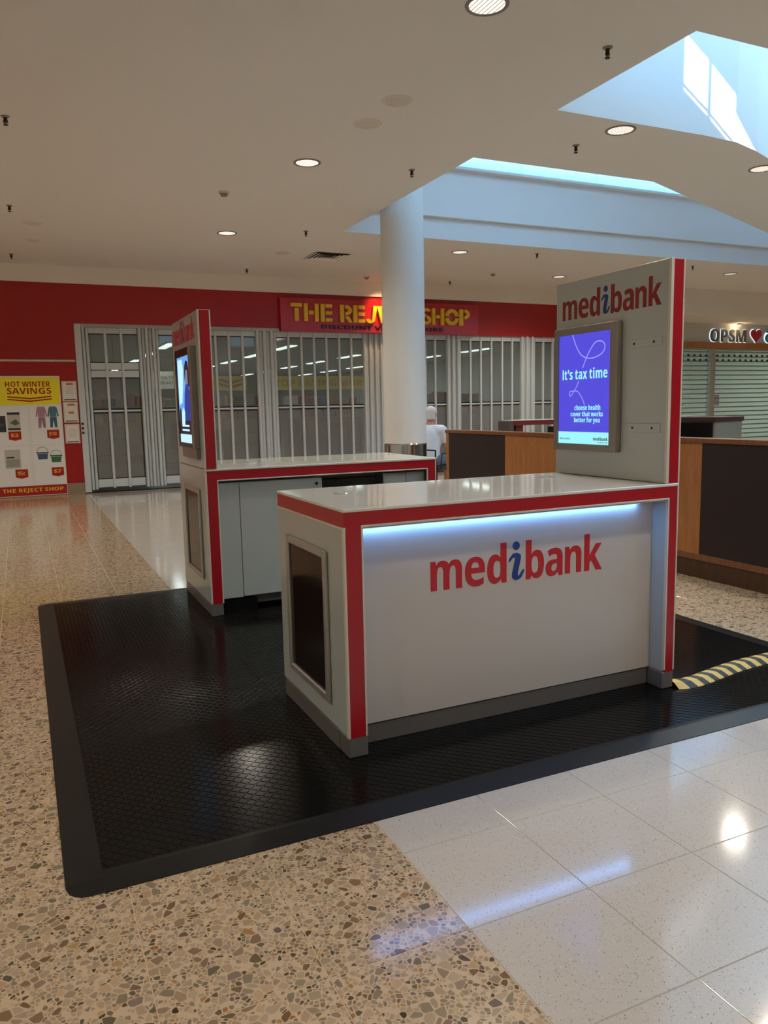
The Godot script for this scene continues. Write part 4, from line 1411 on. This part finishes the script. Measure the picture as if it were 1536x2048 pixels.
	for b in bays:
		var t := thing("roller_shutter", b[2], "shutter", Vector3((b[0] + b[1]) / 2, 0.3, z))
		var n := 21
		for k in n:
			var y := 0.3 + 0.12 * k
			if y > 2.8:
				break
			part(t, "slat", bx(b[0], b[1], y, y + 0.03, z - 0.06, z - 0.035, 0.004), slat_m)
			part(t, "pane", bx(b[0], b[1], y + 0.03, minf(y + 0.12, 2.81), z - 0.052, z - 0.048), clear)
		for y in [2.47, 2.59]:
			var x: float = b[0] + 0.1
			while x < b[1] - 0.05:
				part(t, "slot", bx(x, x + 0.06, y + 0.01, y + 0.06, z - 0.05, z - 0.03), M.gasket)
				x += 0.21
	part(w, "shutter_post", bx(16.5, 16.68, 0.3, 2.81, z - 0.1, z + 0.03, 0.004), M.aluminium)
	part(w, "track", bx(15.0, 20.4, 2.76, 2.81, z - 0.1, z + 0.02, 0.003), M.aluminium)
	# inside: lights, display shelves, a red poster, a desk
	for k in 3:
		var at := Vector3(16.2 + 1.7 * k, 3.1, -17.6)
		var p := thing("panel_light", "square ceiling light inside the optician's shop, " + ["nearest the tall red edged wall", "in the middle", "farthest along"][k], "ceiling light", at)
		part(p, "light_frame", bx(at.x - 0.45, at.x + 0.45, 3.08, 3.12, at.z - 0.45, at.z + 0.45, 0.004), M.white_paint)
		part(p, "lamp_panel", bx(at.x - 0.4, at.x + 0.4, 3.07, 3.082, at.z - 0.4, at.z + 0.4, 0.002), glow(Color(0.93, 1.0, 0.96), 2.0))
		var a := AreaLight3D.new()
		a.name = "panel_glow"
		a.area_size = Vector2(0.8, 0.8)
		a.area_normalize_energy = true
		a.light_color = Color(0.92, 1.0, 0.95)
		a.light_energy = 3.0
		a.shadow_enabled = true
		add_child(a, true)
		a.position = Vector3(at.x, 3.06, at.z)
		a.rotation = Vector3(-PI / 2, 0, 0)
	var sh := thing("display_shelves", "wall shelves of small dark frames inside the optician's shop", "shelves", Vector3(19.2, 0, -20.9))
	for k in 5:
		var y := 1.0 + 0.3 * k
		part(sh, "shelf", bx(16.6, 21.5, y, y + 0.025, -21.0, -20.8), slat_m)
		var x := 16.75
		var row := tool()
		while x < 21.4:
			box(row, Vector3(x, y + 0.025, -20.95), Vector3(x + 0.14, y + 0.075, -20.85))
			x += 0.34
		var o := part(sh, "spectacle_frames", row, M.gasket)
		o.set_meta("kind", "stuff")
	var rp := thing("shop_poster", "small dark red poster inside the optician's shop", "poster", Vector3(18.6, 1.3, -17.0))
	part(rp, "sheet", bx(18.45, 18.95, 1.3, 1.62, -17.02, -17.0, 0.003), mat(c8(140, 66, 66), 0.5))
	part(rp, "stand", bx(18.66, 18.74, 0.0, 1.3, -17.03, -16.99), M.bezel)
	var dk := thing("reception_desk", "white desk inside the optician's shop behind the slatted shutter", "desk", Vector3(18.4, 0, -16.8))
	part(dk, "desk_front", bx(17.4, 19.2, 0.0, 1.0, -16.9, -16.6, 0.01), M.laminate)
	part(dk, "desk_top", bx(17.35, 19.25, 1.0, 1.04, -16.95, -16.55, 0.005), M.laminate_top)


# ---------------------------------------------------------------- ceiling fittings
func ceiling_fittings() -> void:
	# downlights
	var d: Node3D = null
	var spots := [
		[2.95, -4.62, "downlight nearest the camera, bright round lamp at the ceiling's top edge"],
		[2.95, -8.12, "round downlight in the plain ceiling, between the ceiling speakers and the column"],
		[2.95, -11.63, "round downlight near the smoke detector, toward the red fascia"],
		[5.4, -6.12, "round downlight in the bridge of ceiling between the two skylights"],
		[7.78, -6.5, "round downlight where the bridge of ceiling turns, cut by the picture's edge"],
		[6.95, -11.75, "round downlight beyond the farther skylight, just past the column"],
		[10.2, -13.3, "small far downlight above the nearer counter's tall wall"],
		[13.45, -11.9, "far downlight beyond the red edge of the tall wall"],
		[2.95, -1.1, ""], [2.95, 2.4, ""], [2.95, 5.9, ""], [-2.5, -11.6, ""], [-2.5, -8.1, ""], [-2.5, -4.6, ""], [-2.5, -1.1, ""], [-2.5, 2.4, ""], [-2.5, 5.9, ""], [5.45, -4.0, ""], [8.6, -3.6, ""], [12.0, -3.6, ""], [9.5, 3.0, ""], [6.0, 4.5, ""],
	]
	for s in spots:
		var at := Vector3(s[0], CY, s[1])
		var label: String = s[2] if s[2] else "round downlight in the ceiling outside the photograph"
		if d == null:
			d = thing("downlight", label, "ceiling light", Vector3.ZERO)
			var ring := tool()
			lathe(ring, Vector3.ZERO, [Vector2(0.118, 0.0), Vector2(0.118, -0.004), Vector2(0.124, -0.009), Vector2(0.142, -0.006), Vector2(0.145, 0.0)], 36)
			part(d, "trim_ring", ring, M.bezel)
			var lens := tool()
			lathe(lens, Vector3.ZERO, [Vector2(0.118, -0.001), Vector2(0.0, -0.001)], 36)
			part(d, "lamp_lens", lens, M.lens)
			for k in 7:
				var x := -0.09 + 0.03 * k
				var l := sqrt(0.115 * 0.115 - x * x)
				part(d, "louvre_fin", bx(x - 0.002, x + 0.002, -0.006, -0.002, -l, l), M.edge)
			d.position = at
		else:
			copy_of(d, at, label, "" if s[2] else "downlights outside the photograph")
		var sp := SpotLight3D.new()
		sp.name = "downlight_beam"
		sp.light_color = Color(1.0, 0.957, 0.89)
		sp.light_energy = 6.6 if s[1] < -10.0 else 3.6
		sp.light_size = 0.1
		sp.spot_angle = 75.0
		sp.spot_angle_attenuation = 0.8
		sp.spot_range = 40.0
		sp.spot_attenuation = 2.0
		sp.shadow_enabled = true
		add_child(sp, true)
		sp.position = at + Vector3(0, -0.03, 0)
		sp.rotation = Vector3(-PI / 2, 0, 0)
	# sprinklers
	var sp0: Node3D = null
	var heads := [
		[4.1, -4.8, "dark sprinkler head close to the nearer skylight's edge, largest of the sprinklers"],
		[5.28, -6.63, "dark sprinkler head in the bridge of ceiling between the skylights"],
		[4.1, -7.95, "dark sprinkler head just left of the ceiling edge above the column"],
		[0.085, -7.84, "dark sprinkler head at the left edge of the ceiling, upper one"],
		[0.085, -11.03, "dark sprinkler head at the left edge of the ceiling, near the two pale discs"],
		[3.99, -11.13, "dark sprinkler head above the square air vent"],
		[3.99, -14.4, "small sprinkler head just above the red fascia, left of the air vent"],
		[8.29, -11.42, "small sprinkler head beyond the farther skylight, right of the column"],
		[8.33, -14.5, "small sprinkler head near the cream bulkhead right of the column"],
		[11.95, -11.46, "small sprinkler head beside the top of the red edged tall wall"],
		[0.08, -14.24, "small sprinkler head at the far left over the red wall"],
		[16.4, -13.3, "small sprinkler head above the optician's bulkhead"],
	]
	for s in heads:
		var at := Vector3(s[0], CY, s[1])
		if sp0 == null:
			sp0 = thing("sprinkler", s[2], "sprinkler", Vector3.ZERO)
			var rose := tool()
			lathe(rose, Vector3.ZERO, [Vector2(0.0, -0.012), Vector2(0.022, -0.012), Vector2(0.036, -0.004), Vector2(0.038, 0.0)], 20)
			part(sp0, "rosette", rose, M.bezel)
			var body := tool()
			lathe(body, Vector3.ZERO, [Vector2(0.0, -0.052), Vector2(0.012, -0.052), Vector2(0.014, -0.03), Vector2(0.017, -0.012)], 14)
			part(sp0, "head", body, M.sprinkler)
			var arm := tool()
			for e in [-1, 1]:
				tube(arm, [Vector3(e * 0.014, -0.03, 0), Vector3(e * 0.018, -0.05, 0), Vector3(0, -0.068, 0)], 0.004, 6)
			part(sp0, "yoke", arm, M.sprinkler)
			var plate := tool()
			lathe(plate, Vector3.ZERO, [Vector2(0.0, -0.074), Vector2(0.02, -0.074), Vector2(0.02, -0.07), Vector2(0.0, -0.068)], 14)
			part(sp0, "deflector", plate, M.sprinkler)
			sp0.position = at
		else:
			copy_of(sp0, at, s[2])
	# smoke detectors
	var sm: Node3D = null
	for s in [[2.4, -9.52, "white smoke detector on the plain ceiling above the far downlight"], [6.43, -14.48, "small detector just left of the column above the red sign"], [8.67, -13.39, "small detector right of the column, beyond the farther skylight"]]:
		var at := Vector3(s[0], CY, s[1])
		if sm == null:
			sm = thing("smoke_detector", s[2], "smoke detector", Vector3.ZERO)
			var b := tool()
			lathe(b, Vector3.ZERO, [Vector2(0.0, -0.02), Vector2(0.06, -0.02), Vector2(0.066, 0.0)], 24)
			part(sm, "base", b, M.edge)
			var h := tool()
			lathe(h, Vector3.ZERO, [Vector2(0.0, -0.055), Vector2(0.025, -0.053), Vector2(0.04, -0.04), Vector2(0.045, -0.02)], 24)
			part(sm, "sensor_head", h, M.bezel)
			sm.position = at
		else:
			copy_of(sm, at, s[2])
	# flush speakers
	var k0: Node3D = null
	for s in [[3.1, -6.27, 1.0, "round flush speaker with a pale rim, nearer of the two in the plain ceiling"], [3.08, -6.85, 1.0, "round flush speaker, farther and fainter of the two in the plain ceiling"], [0.36, -11.9, 1.0, "flat pale ceiling disc at the far left, larger one"], [0.39, -13.06, 0.7, "flat pale ceiling disc at the far left, smaller one"], [4.15, -12.77, 1.0, "flat pale ceiling disc left of the square air vent"]]:
		var at := Vector3(s[0], CY, s[1])
		if k0 == null:
			k0 = thing("ceiling_speaker", s[3], "speaker", Vector3.ZERO)
			var r := tool()
			lathe(r, Vector3.ZERO, [Vector2(0.1, 0.0), Vector2(0.1, -0.006), Vector2(0.128, -0.007), Vector2(0.135, 0.0)], 36)
			part(k0, "rim", r, mat(c8(228, 222, 212), 0.9))
			var g := tool()
			lathe(g, Vector3.ZERO, [Vector2(0.0, -0.004), Vector2(0.1, -0.004)], 36)
			part(k0, "grille", g, mat(c8(220, 213, 202), 0.9))
			k0.position = at
		else:
			copy_of(k0, at, s[3]).scale = Vector3(s[2], 1, s[2])
	# square air vent
	var v := thing("air_vent", "square metal air vent in the ceiling left of the column", "vent", Vector3(4.97, CY, -12.8))
	for k in 4:
		var st := tool()
		var a := 0.33 - 0.075 * k
		var b := a - 0.05
		var y := -0.012 + 0.004 * k
		for q in [[Vector3(-a, y - 0.006, -a), Vector3(a, y - 0.006, -a), Vector3(b, y + 0.006, -b), Vector3(-b, y + 0.006, -b)], [Vector3(-a, y - 0.006, a), Vector3(a, y - 0.006, a), Vector3(b, y + 0.006, b), Vector3(-b, y + 0.006, b)], [Vector3(-a, y - 0.006, -a), Vector3(-a, y - 0.006, a), Vector3(-b, y + 0.006, b), Vector3(-b, y + 0.006, -b)], [Vector3(a, y - 0.006, -a), Vector3(a, y - 0.006, a), Vector3(b, y + 0.006, b), Vector3(b, y + 0.006, -b)]]:
			var pts := []
			for p in q:
				pts.append(p + v.position)
			face(st, pts, v.position + Vector3(0, 1, 0))
		part(v, "vent_cone", st, M.ceiling)
	part(v, "vent_core", bx(4.97 - 0.28, 4.97 + 0.28, CY - 0.003, CY, -12.8 - 0.28, -12.8 + 0.28), M.gasket)
	# warm lamp over the red sign
	var wl := thing("sign_lamp", "small warm lamp in the ceiling over the red sign, beside the column", "ceiling light", Vector3(6.95, CY, -14.6))
	var wr := tool()
	lathe(wr, wl.position, [Vector2(0.05, 0.0), Vector2(0.05, -0.01), Vector2(0.07, -0.01), Vector2(0.075, 0.0)], 20)
	part(wl, "trim_ring", wr, M.bezel)
	var wn := tool()
	lathe(wn, wl.position, [Vector2(0.05, -0.002), Vector2(0.0, -0.002)], 20)
	part(wl, "lamp_lens", wn, M.lens)
	var s2 := SpotLight3D.new()
	s2.name = "sign_lamp_beam"
	s2.light_color = Color(1.0, 0.8, 0.6)
	s2.light_energy = 2.2
	s2.light_size = 0.05
	s2.spot_angle = 38.0
	s2.spot_range = 12.0
	s2.spot_attenuation = 2.0
	s2.shadow_enabled = true
	add_child(s2)
	s2.look_at_from_position(Vector3(6.95, CY - 0.03, -14.6), Vector3(6.98, 3.35, SZ + 0.1), Vector3.FORWARD)


# ---------------------------------------------------------------- striped cable cover
func cable_cover() -> void:
	var pts := smooth_line([Vector3(2.905, 0, -2.85), Vector3(2.97, 0, -2.828), Vector3(3.08, 0, -2.835), Vector3(3.25, 0, -2.868), Vector3(3.42, 0, -2.895), Vector3(3.6, 0, -2.905), Vector3(3.98, 0, -2.91)], 24)
	var t := thing("cable_cover", "yellow and black striped cable cover curving over the mat from the counter", "cable cover", Vector3(3.4, 0.012, -2.9))
	var sec := [Vector2(-0.062, 0.0), Vector2(-0.056, 0.005), Vector2(-0.026, 0.023), Vector2(0.0, 0.026), Vector2(0.026, 0.023), Vector2(0.056, 0.005), Vector2(0.062, 0.0)]
	var y0 := 0.0137
	var length := [0.0]
	for i in range(1, pts.size()):
		length.append(length[-1] + pts[i].distance_to(pts[i - 1]))
	var at := func(s: float) -> Array:
		s = clampf(s, 0.0, length[-1] - 1e-4)
		var i := 0
		while length[i + 1] < s:
			i += 1
		var f: float = (s - length[i]) / (length[i + 1] - length[i])
		var p: Vector3 = pts[i].lerp(pts[i + 1], f)
		var d: Vector3 = (pts[i + 1] - pts[i]).normalized()
		return [p, Vector3(-d.z, 0, d.x)]
	var yellow := mat(c8(206, 172, 78), 0.5)
	var dark := mat(c8(26, 30, 29), 0.6)
	var s := 0.0
	var k := 0
	while s < length[-1] - 0.02:
		var step := 0.043
		var st := tool()
		for n in 3:
			var s0 := s + step * n / 3.0
			var s1 := s + step * (n + 1) / 3.0
			for j in sec.size() - 1:
				var q := []
				for c in [[s0, j], [s1, j], [s1, j + 1], [s0, j + 1]]:
					var w: Vector2 = sec[c[1]]
					var a: Array = at.call(c[0] + w.x * 0.35)      # the stripes lean
					q.append(a[0] + a[1] * w.x + Vector3.UP * (y0 + w.y))
				if (q[1] - q[0]).length() > 1e-4:
					face(st, q, q[0] + Vector3(0, -1, 0))
		part(t, "yellow_stripe" if k % 2 == 0 else "dark_stripe", st, yellow if k % 2 == 0 else dark)
		s += step
		k += 1


# ---------------------------------------------------------------- the seated man
func blend(a: float, b: float, k: float) -> float:
	var h := maxf(k - absf(a - b), 0.0) / k
	return minf(a, b) - h * h * k * 0.25


func field(p: Vector3, bones: Array, k: float) -> float:
	var d := 9.0
	for b in bones:
		var ab: Vector3 = b[1] - b[0]
		var t := clampf((p - b[0]).dot(ab) / maxf(ab.length_squared(), 1e-9), 0.0, 1.0)
		d = blend(d, (p - b[0] - ab * t).length() - lerpf(b[2], b[3], t), k)
	return d


func body_mesh(bones: Array, cell: float, k: float, cut = null) -> ArrayMesh:
	# surface nets over the smooth union of tapered capsules
	var lo := Vector3(9, 9, 9)
	var hi := -lo
	for b in bones:
		for e in 2:
			lo = lo.min(b[e] - Vector3.ONE * (b[2 + e] + cell * 2.5))
			hi = hi.max(b[e] + Vector3.ONE * (b[2 + e] + cell * 2.5))
	var n := Vector3i(((hi - lo) / cell).ceil()) + Vector3i.ONE
	var v := PackedFloat32Array()
	v.resize(n.x * n.y * n.z)
	for z in n.z:
		for y in n.y:
			for x in n.x:
				var p := lo + Vector3(x, y, z) * cell
				var d := field(p, bones, k)
				if cut != null:
					d = maxf(d, cut.call(p))
				v[(z * n.y + y) * n.x + x] = d
	var sx := 1
	var sy := n.x
	var sz := n.x * n.y
	var id := {}
	var pos := PackedVector3Array()
	for z in n.z - 1:
		for y in n.y - 1:
			for x in n.x - 1:
				var o := z * sz + y * sy + x
				var sum := Vector3.ZERO
				var count := 0
				var c := [v[o], v[o + sx], v[o + sy], v[o + sx + sy], v[o + sz], v[o + sx + sz], v[o + sy + sz], v[o + sx + sy + sz]]
				var neg := 0
				for e in c:
					if e < 0.0:
						neg += 1
				if neg == 0 or neg == 8:
					continue
				for e in [[0, 1], [2, 3], [4, 5], [6, 7], [0, 2], [1, 3], [4, 6], [5, 7], [0, 4], [1, 5], [2, 6], [3, 7]]:
					if (c[e[0]] < 0.0) != (c[e[1]] < 0.0):
						var f: float = c[e[0]] / (c[e[0]] - c[e[1]])
						var a := Vector3(e[0] & 1, (e[0] >> 1) & 1, e[0] >> 2)
						var b := Vector3(e[1] & 1, (e[1] >> 1) & 1, e[1] >> 2)
						sum += a.lerp(b, f)
						count += 1
				id[o] = pos.size()
				pos.append(lo + (Vector3(x, y, z) + sum / count) * cell)
	var norm := PackedVector3Array()
	for p in pos:
		var h := cell * 0.5
		norm.append(Vector3(field(p + Vector3(h, 0, 0), bones, k) - field(p - Vector3(h, 0, 0), bones, k), field(p + Vector3(0, h, 0), bones, k) - field(p - Vector3(0, h, 0), bones, k), field(p + Vector3(0, 0, h), bones, k) - field(p - Vector3(0, 0, h), bones, k)).normalized())
	var index := PackedInt32Array()
	for z in range(1, n.z - 1):
		for y in range(1, n.y - 1):
			for x in range(1, n.x - 1):
				var o := z * sz + y * sy + x
				for ax in [[sx, sy, sz], [sy, sz, sx], [sz, sx, sy]]:
					var a: float = v[o]
					var b: float = v[o + ax[0]]
					if (a < 0.0) == (b < 0.0):
						continue
					var q := [o, o - ax[1], o - ax[1] - ax[2], o - ax[2]]
					if a < 0.0:
						index.append_array([id[q[0]], id[q[2]], id[q[1]], id[q[0]], id[q[3]], id[q[2]]])
					else:
						index.append_array([id[q[0]], id[q[1]], id[q[2]], id[q[0]], id[q[2]], id[q[3]]])
	var arr := []
	arr.resize(Mesh.ARRAY_MAX)
	arr[Mesh.ARRAY_VERTEX] = pos
	arr[Mesh.ARRAY_NORMAL] = norm
	arr[Mesh.ARRAY_INDEX] = index
	var m := ArrayMesh.new()
	m.add_surface_from_arrays(Mesh.PRIMITIVE_TRIANGLES, arr)
	return m


func seated_man() -> void:
	var at := Vector3(5.78, 0, -10.75)
	var turn := -0.9
	var skin := mat(c8(214, 158, 134), 0.6)
	skin.subsurf_scatter_enabled = true
	skin.subsurf_scatter_strength = 0.05
	var t := thing("person", "person in a white short sleeved shirt seated with their back turned, beside the column", "person", Vector3.ZERO)
	var hip: Vector3 = Vector3(0, 0.62, 0.02)
	var chest: Vector3 = Vector3(0, 0.98, -0.03)
	var neck: Vector3 = Vector3(0, 1.17, -0.05)
	var head: Vector3 = Vector3(0, 1.315, -0.085)
	var body := []
	body.append([hip, chest, 0.14, 0.15])
	body.append([chest, neck, 0.14, 0.06])
	body.append([neck, Vector3(0, 1.25, -0.07), 0.056, 0.052])
	body.append([Vector3(0, 1.35, -0.075), Vector3(0, 1.3, -0.1), 0.093, 0.075])      # skull
	body.append([Vector3(0, 1.28, -0.12), Vector3(0, 1.235, -0.15), 0.06, 0.034])     # jaw and chin
	body.append([Vector3(0, 1.325, -0.172), Vector3(0, 1.29, -0.196), 0.011, 0.016])  # nose
	for s in [-1, 1]:
		body.append([Vector3(s * 0.088, 1.325, -0.075), Vector3(s * 0.092, 1.285, -0.08), 0.016, 0.012])   # ear
		body.append([Vector3(s * 0.1, 1.11, -0.04), Vector3(s * 0.185, 1.08, -0.04), 0.065, 0.062])
		body.append([Vector3(s * 0.19, 1.08, -0.04), Vector3(s * 0.235, 0.85, -0.12), 0.054, 0.044])
		body.append([Vector3(s * 0.235, 0.85, -0.12), Vector3(s * 0.17, 0.86, -0.35), 0.042, 0.028])
		body.append([Vector3(s * 0.17, 0.86, -0.35), Vector3(s * 0.16, 0.858, -0.42), 0.028, 0.034])       # palm
		body.append([Vector3(s * 0.09, 0.62, 0.0), Vector3(s * 0.13, 0.6, -0.42), 0.095, 0.064])
		body.append([Vector3(s * 0.13, 0.59, -0.43), Vector3(s * 0.13, 0.14, -0.38), 0.058, 0.038])
		body.append([Vector3(s * 0.13, 0.08, -0.37), Vector3(s * 0.14, 0.05, -0.55), 0.042, 0.032])
		for f in 4:
			var x: float = s * (0.185 - 0.019 * f)
			var long: float = [0.06, 0.072, 0.078, 0.07][f]
			body.append([Vector3(x, 0.862, -0.44), Vector3(x, 0.858, -0.44 - long * 0.55), 0.0095, 0.009])
			body.append([Vector3(x, 0.858, -0.44 - long * 0.55), Vector3(x, 0.84, -0.44 - long), 0.009, 0.0075])
		body.append([Vector3(s * 0.135, 0.855, -0.37), Vector3(s * 0.105, 0.85, -0.42), 0.012, 0.0085])    # thumb
	var bm := part(t, "body", body_mesh(body, 0.014, 0.022), skin)
	bm.position = Vector3.ZERO
	# shirt, shorts, hair, shoes
	var shirt := [[Vector3(0, 0.64, 0.03), Vector3(0, 0.99, -0.02), 0.168, 0.172], [chest, Vector3(0, 1.13, -0.045), 0.16, 0.09]]
	for s in [-1, 1]:
		shirt.append([Vector3(s * 0.1, 1.1, -0.035), Vector3(s * 0.19, 1.075, -0.035), 0.08, 0.08])
		shirt.append([Vector3(s * 0.19, 1.075, -0.04), Vector3(s * 0.232, 0.895, -0.1), 0.078, 0.076])
	var cloth := mat(c8(236, 238, 244), 0.8)
	part(t, "shirt", body_mesh(shirt, 0.018, 0.04, func(p: Vector3) -> float: return maxf(maxf(0.6 - p.y, p.y - 1.165), 0.88 - p.y if absf(p.x) > 0.19 else -1.0)), cloth)
	var shorts := [[Vector3(0, 0.6, 0.02), Vector3(0, 0.7, 0.02), 0.165, 0.155]]
	for s in [-1, 1]:
		shorts.append([Vector3(s * 0.09, 0.62, 0.0), Vector3(s * 0.13, 0.6, -0.44), 0.108, 0.082])
		shorts.append([Vector3(s * 0.13, 0.6, -0.44), Vector3(s * 0.13, 0.42, -0.42), 0.082, 0.078])
	part(t, "shorts", body_mesh(shorts, 0.018, 0.03, func(p: Vector3) -> float: return 0.45 - p.y), mat(c8(118, 136, 150), 0.85))
	var hair := [[Vector3(0, 1.352, -0.066), Vector3(0, 1.285, -0.05), 0.106, 0.092]]
	part(t, "hair", body_mesh(hair, 0.012, 0.02, func(p: Vector3) -> float: return maxf(maxf(-p.z - 0.125 if p.y > 1.38 else -p.z - 0.085, 1.245 - p.y), absf(p.x) - (0.2 if p.y > 1.345 else 0.084))), mat(c8(226, 216, 210), 0.9))
	for s in [-1, 1]:
		var shoe := [[Vector3(s * 0.13, 0.05, -0.35), Vector3(s * 0.145, 0.045, -0.58), 0.05, 0.045]]
		part(t, "shoe", body_mesh(shoe, 0.014, 0.02, func(p: Vector3) -> float: return -p.y), M.gasket)
	t.position = at
	t.rotation.y = turn
	# the black chair the man sits on
	var c := thing("chair", "black framed chair under the person seated beside the column", "chair", Vector3.ZERO)
	part(c, "seat", bx(-0.22, 0.22, 0.46, 0.52, -0.3, 0.2, 0.015), M.black)
	var bk := tool()
	for x in [-0.2, 0.2]:
		tube(bk, [Vector3(x, 0.5, 0.2), Vector3(x, 0.7, 0.24), Vector3(x, 0.78, 0.23)], 0.012, 8)
	tube(bk, [Vector3(-0.2, 0.78, 0.23), Vector3(0, 0.79, 0.25), Vector3(0.2, 0.78, 0.23)], 0.012, 8)
	part(c, "back_frame", bk, M.black)
	for x in [-0.2, 0.2]:
		for z in [-0.26, 0.2]:
			var lg := tool()
			tube(lg, [Vector3(x, 0.48, z), Vector3(x * 1.1, 0.0, z * 1.1)], 0.013, 8)
			part(c, "leg", lg, M.black)
		var ar := tool()
		tube(ar, [Vector3(x * 1.25, 0.5, 0.16), Vector3(x * 1.3, 0.72, 0.12), Vector3(x * 1.3, 0.73, -0.2), Vector3(x * 1.25, 0.5, -0.24)], 0.013, 8)
		part(c, "armrest", ar, M.black)
	c.position = at
	c.rotation.y = turn
